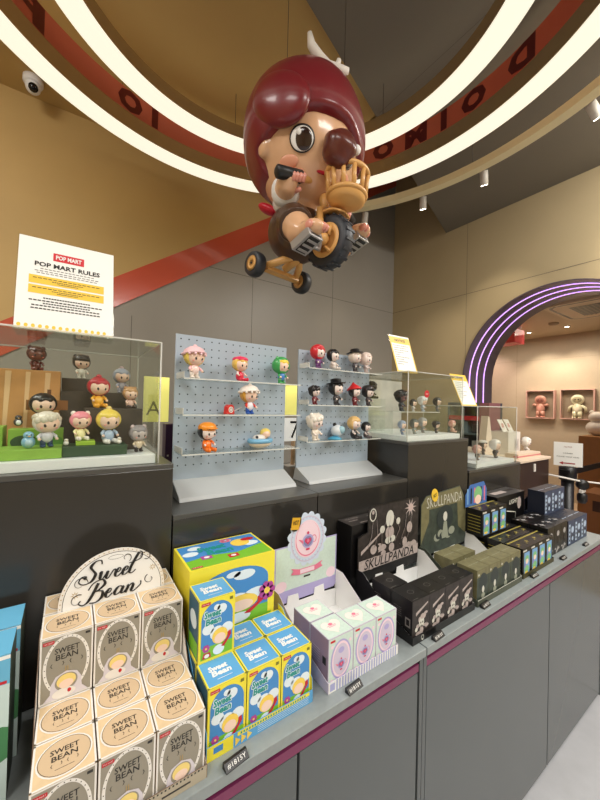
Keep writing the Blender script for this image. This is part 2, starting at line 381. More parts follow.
# security camera
p = V((-.262, 2.795, ZC)); p = atZ(33, 88, 3.47)
t = thing('security_camera', 'white dome security camera on the beige ceiling corner', 'camera', (p.x, p.y, ZC))
q = MB(); q.lathe([(.055, 0), (.055, -.03), (.05, -.04)], (0, 0, 0), WHITE, 24); q.build('base', t)
q = MB(); q.ball((0, 0, -.055), .042, WHITE); q.build('dome', t)
q = MB(); q.lathe([(.026, .030), (.026, .044)], (0, 0, -.055), mat('camera_lens', (15, 14, 16), .1), 20, (.1, -.8, -.6)); q.build('lens', t)

# ================================================================== COUNTER AND CABINETS
YC = .5495; YD = .564; ZT = .81
top_m = mat('grey_laminate_counter', (140, 148, 149), .33, noise=.06, nscale=60, spec=.5)
cab_m = mat('dark_grey_gloss_cabinet', (88, 93, 95), .22, noise=.02, nscale=2, spec=.5)
cabd = mat('cabinet_carcass', (70, 72, 73), .4); gap_m = mat('shadow_gap_black', (14, 14, 15), .7)
pur = mat('plum_handle_strip', (122, 46, 86), .3)
def counter(x0, x1, doors, label, nm):
    t = thing('cabinet', label, 'cabinet', ((x0+x1)/2, .8, 0), 0, None); cx = (x0+x1)/2
    X = lambda x: x-cx
    q = MB(); q.box((X(x0), YD+.02-.8, .0), (X(x1), 1.40-.8, ZT-.034), cabd); q.box((X(x0), YD-.004-.8, 0), (X(x0)+.014, YD+.02-.8, ZT-.034), cab_m); q.box((X(x1)-.014, YD-.004-.8, 0), (X(x1), YD+.02-.8, ZT-.034), cab_m); q.build('body', t)
    q = MB(); q.box((X(x0)+.016, YD-.8-.002, ZT-.063), (X(x1)-.016, YD+.019-.8, ZT-.044), pur); q.build('handle_strip', t)
    for a, c in zip(doors[:-1], doors[1:]):
        q = MB(); q.box((X(a)+.003, YD-.002-.8, .012), (X(c)-.003, YD+.018-.8, ZT-.066), cab_m); q.build('door', t, bevel=.0012)
    q = MB(); q.box((x0+.0008, YC, ZT-.022), (x1-.0008, 1.42, ZT), top_m)
    o = q.build('worktop', bevel=.0015); tag(o, nm, 'worktop')
counter(-1.2, .80, [-1.18, -.19, .40, .784], 'dark grey cabinet with plum pull strip, left of the counter joint', 'grey laminate worktop under the cream and yellow box displays, left of the joint')
counter(.802, 2.29, [.818, 1.632, 2.274], 'dark grey cabinet with plum pull strip, right of the counter joint', 'grey laminate worktop under the black and olive box displays, right of the joint')
# plinths (pedestals) on the counter
ped = mat('charcoal_gloss_plinth', (50, 48, 45), .2, noise=.02, nscale=2, spec=.5)
pedt = mat('charcoal_plinth_top', (74, 73, 70), .28)
def plinth(x0, x1, zt, label, y0=.88, y1=1.40):
    q = MB(); q.box((x0+.001, y0, ZT+.0005), (x1-.001, y1, zt-.012), ped); q.box((x0+.0005, y0-.001, zt-.0118), (x1-.0005, y1, zt), pedt)
    return tag(q.build('display_plinth', bevel=.001), label, 'plinth')
plinth(-1.2, .219, 1.292, 'tall charcoal plinth under the case of story figures, behind the cream boxes')
plinth(.2205, .677, 1.16, 'lower charcoal plinth under the pastel toy pegboard, behind the yellow boxes')
plinth(.678, 1.129, 1.16, 'lower charcoal plinth under the dark toy pegboard')
plinth(1.130, 1.571, 1.305, 'tall charcoal plinth under the case of black and white figures')
plinth(1.583, 2.117, 1.15, 'low charcoal plinth under the small clear case at the right')

# price tags
tagm = mat('price_tag_black', (26, 26, 28), .35); digit = mat('price_digit', (225, 225, 222), .4)
def price(x, y, rz, txt, label):
    t = thing('price_tag', label, 'price tag', (x, y-.002, ZT+.0003), rz, 'black price blocks along the counter edge'); t.scale = (.88, .85, .85)
    fr_ = Fr((0, -.008, 0), (1, 0, 0), (0, .55, .83)); q = MB()
    q.prism([(-.011, 0), (.006, .0), (.006, .012), (.0, .012), (-.011, .002)], Fr((.026, 0, 0), (0, 1, 0), (0, 0, 1)), .052, tagm)
    q.build('block', t)
    q = MB(); f3 = Fr((0, -.0072, .0012), (1, 0, 0), (0, .19, .98))
    q.txt(Fr((0, -.0055, .0072), (1, 0, 0), (0, .74, .67)), txt, 0, .0, .042, digit, .0085, .0004)
    q.build('digits', t)
price(.260, .5605, .12, '#1815Y', 'black price block before the yellow boxes on the counter edge')
price(.546, .562, .1, '#1815Y', 'black price block before the striped pastel tray')
price(.862, .5615, .05, '#1815Y', 'black price block before the black panda-script tray')
price(1.128, .568, .05, '#1815Y', 'black price block before the olive green box tray')
price(1.49, .568, 0, '#1815Y', 'black price block before the row of black boxes with green art')
price(1.775, .568, 0, '#1815Y', 'black price block before the photo-print black boxes')
price(2.05, .568, 0, '#1815Y', 'black price block before the navy boxes at the far end')
# ---- figure, goods, cases and toys
# ================================================================== HANGING FIGURE ON A TRICYCLE
skin = mat('toy_skin', (222, 176, 138), .22, coat=.4); skinp = mat('toy_skin_pink', (222, 150, 132), .3)
hairr = mat('toy_red_hair', (116, 26, 34), .32, coat=.25); pants = mat('toy_brown_fabric', (74, 50, 36), .35)
orange = mat('tricycle_tan_plastic', (218, 166, 98), .35); tyre = mat('tyre_dark_rubber', (44, 48, 56), .45)
sil = mat('pedal_silver', (178, 176, 176), .3, .5); blk = mat('soft_black', (24, 24, 26), .4)
eyeb = mat('eye_brown', (44, 24, 18), .15, coat=.5); eyew = mat('eye_white', (235, 232, 228), .3); lash = mat('lash_black', (12, 10, 10), .4)
ballm = mat('dark_brown_ball', (92, 38, 30), .3, coat=.2); scarf = mat('red_scarf', (190, 20, 44), .4); shirt = mat('white_shirt', (232, 226, 220), .5)
W0 = V((.75, .94, 2.026)); YAW = math.radians(-78)
def L(a, bb, c): return V((a, -bb, c))      # a forward, bb towards the near side, c up
def sm(x, a, b_): t_ = max(0, min(1, (x-a)/(b_-a))); return t_*t_*(3-2*t_)
def rig(name, label, cat): return thing(name, label, cat, W0, YAW)
tri = rig('toy_tricycle', 'tan tricycle with wire basket and dark tyres hanging from the ceiling', 'tricycle')
# front wheel
q = MB(); 
for rr_, ww, m_ in ((.092, .052, tyre),):
    q.lathe([(.060, -.024), (.080, -.026), (.090, -.018), (.093, 0), (.090, .018), (.080, .026), (.060, .024)], (0, 0, 0), tyre, 40, (0, 1, 0))
for k in range(18):
    a = 2*PI*k/18; q.M = Matrix.Rotation(a, 4, 'Y'); q.box((-.005, -.022, .088), (.005, .022, .0938), tyre)
q.M = None; fw_ = q.build('front_wheel', tri)
q = MB(); q.lathe([(.061, -.027), (.058, -.029), (.02, -.024), (.02, .024), (.058, .029), (.061, .027)], (0, 0, 0), orange, 32, (0, 1, 0))
for s_ in (-1, 1):
    for k in range(3): a = k*2.1+.5; q.tube([(.022*math.cos(a), s_*.029, .022*math.sin(a)), (.052*math.cos(a+.5), s_*.031, .052*math.sin(a+.5))], .006, orange, 6)
q.build('hub', fw_)
q = MB()
for s_ in (-1, 1): q.tube([L(.0, s_*.040, 0), L(-.01, s_*.044, .06), L(-.02, s_*.036, .11), L(-.025, 0, .125)], [.014, .013, .013, .016], orange, 12); q.ball(L(0, s_*.040, 0), .022, orange)
q.tube([L(-.025, 0, .11), L(-.04, 0, .21)], .017, orange, 12)
q.build('fork', tri)
q = MB(); q.tube([L(-.045, -.15, .185), L(-.035, -.07, .205), L(-.035, .07, .205), L(-.045, .15, .185)], .012, orange, 12); q.build('handlebar', tri)
for s_ in (-1, 1):
    q = MB(); q.tube([L(-.040, s_*.115, .196), L(-.038, s_*.118, .195), L(-.058, s_*.205, .178), L(-.059, s_*.21, .177)], [.014, .021, .021, .014], blk, 14); q.build('grip', tri)
q = MB(); nseg = 14; vs = []   # fender
q.M = None
for i in range(nseg+1): a = math.radians(55+i*70/nseg); vs += [L(.104*math.cos(a), -.036, .104*math.sin(a)), L(.112*math.cos(a), 0, .112*math.sin(a)), L(.104*math.cos(a), .036, .104*math.sin(a))]
q.add(vs, [f for i in range(nseg) for f in ((3*i, 3*i+3, 3*i+4, 3*i+1), (3*i+1, 3*i+4, 3*i+5, 3*i+2))], orange, True)
fe = q.build('fender', tri); bake(fe, [('SOLIDIFY', dict(thickness=.006))])
# rear frame and wheels
q = MB(); q.tube([L(-.03, 0, .12), L(-.10, 0, .05), L(-.17, 0, -.015), L(-.23, 0, -.035)], [.016, .018, .018, .016], orange, 12)
q.tube([L(-.15, 0, .0), L(-.20, .05, -.025), L(-.26, .088, -.045)], .014, orange, 12); q.tube([L(-.15, 0, .0), L(-.20, -.05, -.025), L(-.26, -.088, -.045)], .014, orange, 12)
q.tube([L(-.26, -.115, -.048), L(-.26, .115, -.048)], .013, orange, 12)
q.box((-.27, -.085, -.058), (-.235, .085, -.043), orange); q.build('frame', tri)
for s_ in (-1, 1):
    q = MB(); c = L(-.26, s_*.128, -.048)
    q.lathe([(.028, -.018), (.043, -.019), (.047, -.010), (.047, .010), (.043, .019), (.028, .018)], c, tyre, 28, (0, 1, 0)); w_ = q.build('rear_wheel', tri)
    q = MB(); q.lathe([(.029, -.020), (.012, -.021), (.012, .021), (.029, .020)], c, orange, 24, (0, 1, 0)); q.ball(c, (.008, .024, .008), blk); q.build('hub', w_)
# basket: tapered cup with upright slots
q = MB(); bc = L(.070, 0, .118); nb_ = 12
def bk(r, z): return [(bc.x+r*math.cos(2*PI*i/40), bc.y+r*1.15*math.sin(2*PI*i/40), bc.z+z) for i in range(40)]
q.tube(bk(.066, .092), .009, orange, 8, closed=True); q.tube(bk(.060, .02), .008, orange, 8, closed=True)
vs = bk(.061, .02)+bk(.058, .0)+bk(.045, -.008); q.add(vs+[bc+V((0, 0, -.010)), ], [(i, (i+1) % 40, 40+(i+1) % 40, 40+i) for i in range(40)]+[(40+i, 40+(i+1) % 40, 80+(i+1) % 40, 80+i) for i in range(40)]+[(80+i, 80+(i+1) % 40, 120) for i in range(40)], orange, True)
for i in range(nb_):
    a = 2*PI*i/nb_; q.tube([(bc.x+.060*math.cos(a), bc.y+.060*1.15*math.sin(a), bc.z+.02), (bc.x+.066*math.cos(a), bc.y+.066*1.15*math.sin(a), bc.z+.092)], .0075, orange, 8)
q.build('basket', tri)
for s_, cz in ((1, -.045), (-1, .045)):
    q = MB(); q.tube([L(0, s_*.045, 0), L(0, s_*.06, cz), L(0, s_*.10, cz)], .007, sil, 8); q.build('crank', tri)
    q = MB(); y0_, y1_ = sorted((-s_*.10, -s_*.165))
    q.M = Matrix.Translation((0.01, 0, cz)) @ Matrix.Rotation(-.35, 4, 'Y')
    q.box((-.042, y0_, -.017), (.042, y1_, .012), sil); q.box((-.0425, y0_+.008, -.012), (.0425, y1_-.008, -.004), blk); q.box((-.036, y0_+.010, -.019), (.036, y1_-.010, -.016), blk)
    for k in range(3): q.box((-.03+k*.022, y0_+.012, -.021), (-.02+k*.022, y1_-.012, -.018), sil)
    q.M = None; q.build('pedal', tri, bevel=.002)

fig = rig('hanging_figure', 'big chibi child figure with red bulb hair riding the hanging tricycle', 'figure')
HC = L(-.125, .008, .385); HY = math.radians(21)          # head centre and turn to the near side
FD = V((math.cos(HY), -math.sin(HY), 0))
def HP(az, el, k=1.0, rx=.205, rz=.24):        # point on the head, az towards near side
    a = -(az+HY); return HC+V((rx*k*math.cos(el)*math.cos(a), rx*k*math.cos(el)*math.sin(a), rz*k*math.sin(el)))
q = MB()
q.ball(HC, (.197, .197, .235), skin, seg=40, rings=28)
for a_ in (-1, 1):
    e_ = HP(a_*1.30, -.33, .97); q.ball(e_, (.030, .018, .038), skin, rot=(0, .2, -(a_*1.3+HY)+PI/2))
q.ball(L(-.15, 0, .15), (.085, .095, .13), skin, seg=20)                # torso
q.tube([L(-.14, .06, .20), L(-.11, .125, .17), L(-.07, .150, .170), L(-.045, .150, .187)], [.040, .042, .036, .028], skin, 14)
q.tube([L(-.14, -.06, .20), L(-.11, -.125, .17), L(-.07, -.150, .170), L(-.045, -.150, .187)], [.040, .042, .036, .028], skin, 14)
for s_, cz in ((1, -.045), (-1, .045)):
    q.tube([L(-.13, s_*.05, .06), L(-.075, s_*.105, .06), L(-.025, s_*.13, .02+cz*.6), L(.0, s_*.132, cz+.035)], [.06, .058, .044, .036], skin, 16)
    q.ball(L(.028, s_*.132, cz+.034), (.052, .036, .028), skin)
bd = q.build('body', fig); bake(bd, [('REMESH', dict(mode='VOXEL', voxel_size=.007)), ('SMOOTH', dict(factor=.6, iterations=4))])
for m_ in list(bd.data.materials): pass
# fingers and toes
for s_ in (-1, 1):
    for k in range(4):
        q = MB(); p_ = L(-.046-.003*k, s_*(.118+.0125*k), .184-.003*k)
        q.tube([p_+L(-.022, 0, .006), p_+L(-.012, 0, .024), p_+L(.012, 0, .026), p_+L(.024, 0, .008), p_+L(.018, 0, -.012)], [.009, .0095, .0095, .009, .007], skinp, 8); q.build('finger', fig)
    q = MB(); p_ = L(-.05, s_*.118, .178); q.tube([p_+L(-.022, 0, 0), p_+L(-.012, 0, -.022), p_+L(.012, 0, -.024)], [.010, .009, .007], skinp, 8); q.build('thumb', fig)
for s_, cz in ((1, -.045), (-1, .045)):
    for k in range(5):
        q = MB(); q.ball(L(.070-.004*abs(k-1)-.003*k, s_*(.108+.0135*k), cz+.032), (.017, .0085-.0006*k, .014), skinp, seg=12, rings=8); q.build('toe', fig)
# hair shell: a bulb with a face opening
def hairf(d):
    az = abs(math.atan2(d.y, d.x)); el = math.asin(max(-1, min(1, d.z)))
    top = -.13-.34*max(0, az-.30)+.10*math.cos(6*math.atan2(d.y, d.x))*0
    ins = sm(top-el, -.06, .06)*sm(1.32-az, -.05, .05)
    bot = sm(-1.0-el, -.1, .1)
    k = 1+.05*max(0, d.z)+.02*math.cos(5*az)*max(0, 1-abs(el))
    k *= 1-.14*max(0, -d.z)**2
    return k*(1-.17*max(ins, bot*.8))
q = MB(); q.ball((0, 0, 0), (.232, .232, .255), hairr, seg=112, rings=90, fn=hairf)
o = q.build('hair', fig); o.location = HC+V((-.01, 0, .02)); o.rotation_euler = (0, 0, -HY)
q = MB(); q.ball(HP(.85, .10, 1.03), (.11, .042, .085), hairr, rot=(0, .55, -(.85+HY)+PI/2), seg=32, rings=20)
q.build('fringe_lobe', fig)
# face
def dab(az, el, rx, rz, m_, name, lift=0, roll=0, thick=.006):
    c = HP(az, el, 1.0, .199+lift, .237+lift); a = -(az+HY); q = MB()
    q.M = Matrix.Translation(c) @ Matrix.Rotation(a, 4, 'Z') @ Matrix.Rotation(-el*.9, 4, 'Y') @ Matrix.Rotation(roll, 4, 'X')
    q.ball((0, 0, 0), (thick, rx, rz), m_, seg=28, rings=14); return q.build(name, fig)
for s_ in (-1, 1):
    dab(s_*.50, -.40, .042, .041, lash, 'eye_outline', .000); dab(s_*.50, -.405, .038, .036, eyew, 'eye_white', .002)
    dab(s_*.50-.03, -.41, .028, .033, eyeb, 'iris', .0045); dab(s_*.50+.05, -.33, .008, .010, eyew, 'eye_glint', .009, thick=.004)
    dab(s_*.80, -.66, .034, .020, mat('toy_cheek', (226, 160, 130), .3), 'cheek', -.002)
dab(0, -.60, .013, .010, skin, 'nose', .004, thick=.012); dab(0, -.78, .022, .006, scarf, 'mouth', .0)
q = MB(); q.ball(L(.088, .072, .255), (.052, .052, .060), ballm, rot=(0, -.5, .3), seg=28, rings=18, fn=lambda d: 1+.05*math.sin(5*d.x+3*d.z)+.06*math.cos(4*d.y)); q.ball(L(.118, .02, .262), .016, WHITE); q.build('brown_ball', fig)
q = MB(); q.tube([L(-.03, .10, .70), L(-.03, .09, .665), L(-.015, .065, .63), L(.0, .035, .61), L(.03, .005, .60), L(.05, -.02, .60)], [.008, .015, .018, .018, .016, .010], shirt, 12)
q.tube([L(.02, .015, .60), L(.03, .01, .632)], [.012, .008], shirt, 10); q.tube([L(.01, .02, .60), L(.0, .015, .56)], [.014, .012], shirt, 10)
q.build('white_twig', fig)
# clothes
q = MB()
q.ball(L(-.155, 0, .185), (.098, .112, .055), shirt, seg=28)
for s_ in (-1, 1): q.tube([L(-.145, s_*.06, .20), L(-.115, s_*.118, .172), L(-.095, s_*.137, .168)], [.048, .050, .046], shirt, 16)
o = q.build('shirt', fig)
q = MB(); q.ball(L(-.165, 0, .085), (.115, .115, .11), pants, seg=32, rings=20)
for s_, cz in ((1, -.045), (-1, .045)): q.tube([L(-.13, s_*.05, .06), L(-.080, s_*.102, .06), L(-.052, s_*.118, .045+cz*.3)], [.068, .066, .060], pants, 18)
o = q.build('trousers', fig); bake(o, [('REMESH', dict(mode='VOXEL', voxel_size=.007)), ('SMOOTH', dict(factor=.5, iterations=3))])
q = MB(); q.ball(L(-.15, 0, .222), (.10, .11, .03), scarf, seg=24); q.ball(L(-.25, .08, .18), (.045, .028, .018), scarf, rot=(0, .5, .5)); q.build('scarf', fig)
# suspension hardware, top-level things
for (a_, b2, c_, lb) in ((-.14, .10, .60, 'steel hook and wire holding the hanging figure, left of the white twig'), (-.10, -.19, .53, 'steel hook and wire holding the hanging figure, on the far side of the hair')):
    q = MB(); w = Matrix.Rotation(YAW, 3, 'Z') @ L(a_, b2, c_)+W0; z0_ = w.z-.02
    q.tube([(w.x, w.y, z0_), (w.x, w.y, z0_+.045)], .006, CHROME, 8); q.ball((w.x, w.y, z0_+.035), .011, CHROME); q.ball((w.x, w.y, z0_+.06), .009, CHROME)
    q.tube([(w.x, w.y, z0_+.05), (w.x, w.y, z0_+.09)], .004, CHROME, 8); q.tube([(w.x, w.y, z0_+.06), (w.x, w.y, ZC if b2 > 0 else ZD)], .0012, wirem, 6)
    tag(q.build('suspension_wire'), lb, 'wire', None)

# ================================================================== BLIND BOXES AND DISPLAY TRAYS
def boxmb(w, d, h, front, side, top, edge=None, ew=.0016):
    q = MB(); q.box((-w/2, 0, 0), (w/2, d, h), side)
    F = Fr((-w/2, 0, 0), (1, 0, 0), (0, 0, 1)); T = Fr((-w/2, 0, h), (1, 0, 0), (0, 1, 0)); Ls = Fr((-w/2, d, 0), (0, -1, 0), (0, 0, 1))
    q.rect(F, 0, 0, w, h, front, .0002); q.rect(T, 0, 0, w, d, top, .0002)
    if edge:
        for f_, a, c in ((F, w, h), (T, w, d), (Ls, d, h)):
            q.rect(f_, 0, 0, a, ew, edge, .0004); q.rect(f_, 0, c-ew, a, c, edge, .0004); q.rect(f_, 0, 0, ew, c, edge, .0004); q.rect(f_, a-ew, 0, a, c, edge, .0004)
    return q, F, T, Ls
def scallop(cx, cy, rx, ry, n, amp): return [(cx+(rx+amp*abs(math.sin(n*a/2)))*math.cos(a), cy+(ry+amp*abs(math.sin(n*a/2)))*math.sin(a)) for a in [2*PI*i/(n*6) for i in range(n*6)]]
# --- cream box
mat('peach_print', (244, 214, 196), .5); mat('grey_foil', (120, 116, 112), .35); mat('deep_slate_print', (44, 54, 54), .5); mat('moss_grey_print', (150, 156, 140), .5)
cream = mat('cream_kraft_print', (222, 196, 156), .5, noise=.05, nscale=70); taupe = mat('taupe_print', (150, 144, 130), .5); tan = mat('tan_print', (208, 182, 148), .5)
offw = mat('off_white_print', (232, 228, 222), .5); blonde = mat('blonde_print', (240, 214, 130), .5); hood = mat('lilac_white_print', (214, 208, 216), .5); goldp = mat('gold_print', (176, 150, 96), .4)
def cream_box():
    w, d, h = .0775, .0745, .112
    q, F, T, Ls = boxmb(w, d, h, taupe, cream, cream, offw, .0026)
    q.oring(F, w/2, h*.52, .034, .051, .0045, offw, .0005, 40)
    for k in range(28):
        a = 2*PI*k/28; q.ell(F, w/2+.0317*math.cos(a), h*.52+.0487*math.sin(a), .0009, .0009, INK, .0007, 6)
    q.rect(F, .004, h-.012, .020, h-.0065, RED, .0006); q.txt(F, 'POP MART', .012, h-.0092, .013, WHITE, e=.0008)
    q.rect(F, w-.012, h-.010, w-.005, h-.006, INK, .0006)
    q.txt(F, 'SWEET', w/2, h*.76, .036, INK, .0095, bold=.01); q.txt(F, 'BEAN', w/2, h*.66, .032, INK, .0095, bold=.01)
    q.txt(F, '{    }  {    }', w/2, h*.555, .048, INK, .007)
    # hooded bust motif: rounded arch, fair hair, white collar (a plain stand-in)
    q.poly(F, [(w*.08, .003), (w*.92, .003), (w*.80, h*.12), (w*.78, h*.27), (w*.70, h*.37), (w*.5, h*.42), (w*.30, h*.37), (w*.22, h*.27), (w*.20, h*.12)], hood, .0010)
    q.ell(F, w/2, h*.255, .0165, .0150, taupe, .0012); q.ell(F, w/2, h*.27, .0140, .0120, blonde, .0014); q.ell(F, w/2, h*.225, .0105, .0075, mat('peach_print', (244, 214, 196), .5), .0016)
    q.ell(F, w*.46, h*.095, .017, .0085, offw, .0014); q.ell(F, w*.56, h*.11, .0028, .0036, RED, .0016)
    q.rect(F, w/2-.0022, h*.42, w/2-.001, h*.50, goldp, .0012); q.rect(F, w/2+.001, h*.42, w/2+.0022, h*.50, goldp, .0012)
    q.ell(T, w/2, d/2, .035, .0325, offw, .0005); q.ell(T, w/2, d/2, .033, .0305, tan, .0007); q.oring(T, w/2, d/2, .0325, .030, .0006, INK, .0009)
    q.txt(T, 'SWEET', w/2, d*.64, .036, INK, .0085, e=.0012, bold=.01); q.txt(T, 'BEAN', w/2, d*.49, .032, INK, .0085, e=.0012, bold=.01); q.txt(T, '{    }  {    }', w/2, d*.35, .034, INK, .0055, e=.0012)
    q.rect(T, w*.35, d*.24, w*.65, d*.25, INK, .0008)
    q.txt(Ls, 'SWEET', d/2, h*.7, .03, INK, .007); q.txt(Ls, 'BEAN', d/2, h*.6, .026, INK, .007)
    return q, (w, d, h)
# --- yellow box
yb = mat('bright_yellow_print', (240, 226, 62), .45); skyb = mat('sky_blue_print', (70, 140, 205), .45); topb = mat('mid_blue_print', (92, 164, 216), .45)
greenp = mat('grass_green_print', (122, 190, 50), .45); teal = mat('teal_print', (36, 148, 140), .45); mag = mat('magenta_print', (176, 70, 150), .45); cloud = mat('cloud_print', (224, 238, 246), .45)
peach = MATS['peach_print']; blond2 = mat('hair_yellow_print', (244, 210, 90), .45)
def yellow_art(q, F, x0, y0, w, h, e=.0005, text=True):
    q.clip = (x0+.0026, y0+.0026, x0+w-.0026, y0+h-.0026); n = 14; arch = [(x0+w*.06, y0+h*.05), (x0+w*.94, y0+h*.05)]+[(x0+w/2+w*.44*math.cos(PI*i/n), y0+h*.68+h*.26*math.sin(PI*i/n)) for i in range(n+1)]
    q.poly(F, arch, skyb, e); q.rect(F, x0+w*.06, y0+h*.05, x0+w*.94, y0+h*.24, greenp, e+.0002)
    for cx, cy, r in ((.25, .52, .16), (.62, .80, .14), (.78, .45, .17), (.48, .84, .09), (.5, .42, .2)): q.ell(F, x0+w*cx, y0+h*cy, w*r, h*r*.55, cloud, e+.0002, 16)
    q.ell(F, x0+w*.58, y0+h*.36, w*.22, h*.13, blond2, e+.0006, 18); q.ell(F, x0+w*.58, y0+h*.32, w*.16, h*.085, peach, e+.0008, 16); q.ell(F, x0+w*.55, y0+h*.14, w*.16, h*.08, cloud, e+.0006, 14)
    q.M_ = None
    q.poly(F, [(x0+w*.62, y0+h*.18), (x0+w*.70, y0+h*.16), (x0+w*.90, y0+h*.32), (x0+w*.88, y0+h*.40), (x0+w*.80, y0+h*.38), (x0+w*.80, y0+h*.30)], RED, e+.0010)
    for k in range(6): a = k*PI/3; q.ell(F, x0+w*.2+w*.06*math.cos(a), y0+h*.22+w*.06*math.sin(a), w*.045, w*.045, mag, e+.0006, 10)
    q.ell(F, x0+w*.2, y0+h*.22, w*.03, w*.03, blond2, e+.0008, 10)
    q.poly(F, [(x0+w*.10, y0+h*.07), (x0+w*.34, y0+h*.07), (x0+w*.31, y0+h*.15), (x0+w*.13, y0+h*.15)], RED, e+.0010); q.ell(F, x0+w*.22, y0+h*.105, w*.07, w*.05, WHITE, e+.0012, 14)
    q.clip = None
    if text:
        q.txt(F, 'Sweet', x0+w*.36, y0+h*.76, w*.50, cloud, h*.135, e+.0007, bold=.09, shear=.1); q.txt(F, 'Bean', x0+w*.38, y0+h*.64, w*.46, cloud, h*.13, e+.0007, bold=.09, shear=.1)
        q.txt(F, 'Sweet', x0+w*.36, y0+h*.76, w*.46, teal, h*.115, e+.0010, bold=.04, shear=.1); q.txt(F, 'Bean', x0+w*.38, y0+h*.64, w*.42, teal, h*.11, e+.0010, bold=.04, shear=.1)
def yellow_box():
    w, d, h = .0745, .069, .122
    q, F, T, Ls = boxmb(w, d, h, yb, mat('dusk_blue_print', (52, 96, 120), .45), topb, yb, .0026)
    yellow_art(q, F, 0, 0, w, h)
    q.rect(F, .004, h-.011, .022, h-.005, RED, .0008); q.txt(F, 'POP MART', .013, h-.008, .015, WHITE, e=.001); q.rect(F, w-.012, h-.012, w-.005, h-.006, mat('olive_ink', (120, 120, 40), .5), .0008)
    q.txt(T, 'Sweet', w*.44, d*.62, w*.5, WHITE, d*.2, .0006, bold=.04, shear=.1); q.txt(T, 'Bean', w*.48, d*.42, w*.52, WHITE, d*.2, .0006, bold=.04, shear=.1); q.rect(T, w*.3, d*.2, w*.7, d*.215, WHITE, .0005)
    q.rect(Ls, d*.1, h*.05, d*.9, h*.3, greenp, .0005); q.ell(Ls, d*.5, h*.6, d*.3, h*.15, cloud, .0005)
    return q, (w, d, h)
# --- pastel box
mint = mat('mint_print', (204, 224, 214), .5, noise=.05, nscale=160); lav = mat('lavender_print', (176, 168, 214), .5); palel = mat('pale_lilac_print', (206, 196, 216), .5); pink = mat('pink_print', (226, 120, 150), .5); dpink = mat('deep_pink_print', (206, 60, 100), .5)
palep = mat('pale_pink_print', (240, 214, 226), .5); mauve = mat('mauve_side_print', (158, 134, 152), .5)
def heart(cx, cy, r): return [(cx+r*.062*16*math.sin(t_)**3, cy+r*.062*(13*math.cos(t_)-5*math.cos(2*t_)-2*math.cos(3*t_)-math.cos(4*t_))) for t_ in [2*PI*i/32 for i in range(32)]]
def teapot(q, F, cx, cy, s_, e):
    q.ell(F, cx, cy, s_*.62, s_*.60, lav, e, 24); q.ell(F, cx, cy-.02*s_, s_*.46, s_*.45, mat('steel_lilac_print', (130, 134, 178), .5), e+.0002, 24)
    q.poly(F, heart(cx, cy, s_*.36), dpink, e+.0004); q.ell(F, cx, cy+s_*.02, s_*.15, s_*.15, pink, e+.0006, 14)
    q.poly(F, [(cx-s_*.5, cy-s_*.2), (cx-s_*.95, cy+s_*.22), (cx-s_*1.02, cy+s_*.30), (cx-s_*.80, cy+s_*.25), (cx-s_*.48, cy+s_*.10)], pink, e+.0002)
    q.oring(F, cx+s_*.66, cy+s_*.10, s_*.28, s_*.34, s_*.07, pink, e-.0001, 20); q.ell(F, cx, cy+s_*.72, s_*.13, s_*.13, dpink, e+.0002, 14)
    q.rect(F, cx-s_*.2, cy-s_*.80, cx+s_*.2, cy-s_*.62, dpink, e+.0002)
def pastel_box():
    w, d, h = .0745, .069, .113
    q, F, T, Ls = boxmb(w, d, h, mint, mauve, mint, palel, .0014)
    q.ell(F, w/2, h*.52, .031, .044, lav, .0004, 30); q.ell(F, w/2, h*.52, .027, .040, palep, .0006, 30); q.ell(F, w/2, h*.52, .023, .035, palel, .0008, 30)
    teapot(q, F, w/2, h*.42, .017, .0012); q.ell(F, w/2, h*.70, .009, .007, lav, .0010, 14)
    q.poly(F, [(w*.12, h*.10), (w*.5, h*.06), (w*.88, h*.10), (w*.88, h*.14), (w*.5, h*.10), (w*.12, h*.14)], dpink, .0012)
    q.rect(F, .005, h-.010, .019, h-.005, RED, .0006)
    for k in range(4): q.ell(F, (.010, w-.010)[k % 2], (.018, h-.02)[k//2], .004, .004, palep, .0005, 10)
    q.poly(T, heart(w/2, d/2, .026), mat('heart_cream_print', (246, 232, 226), .5), .0005); q.rect(T, w*.33, d*.52, w*.67, d*.54, pink, .0007); q.rect(T, w*.36, d*.46, w*.64, d*.48, pink, .0007)
    q.ell(T, w/2, d*.6, .006, .004, pink, .0007, 12)
    q.rect(Ls, d*.7, h*.45, d*.88, h*.6, INK, .0005)
    for k in range(6): q.rect(Ls, d*.12, h*(.4+.05*k), d*.55, h*(.41+.05*k), palel, .0005)
    return q, (w, d, h)
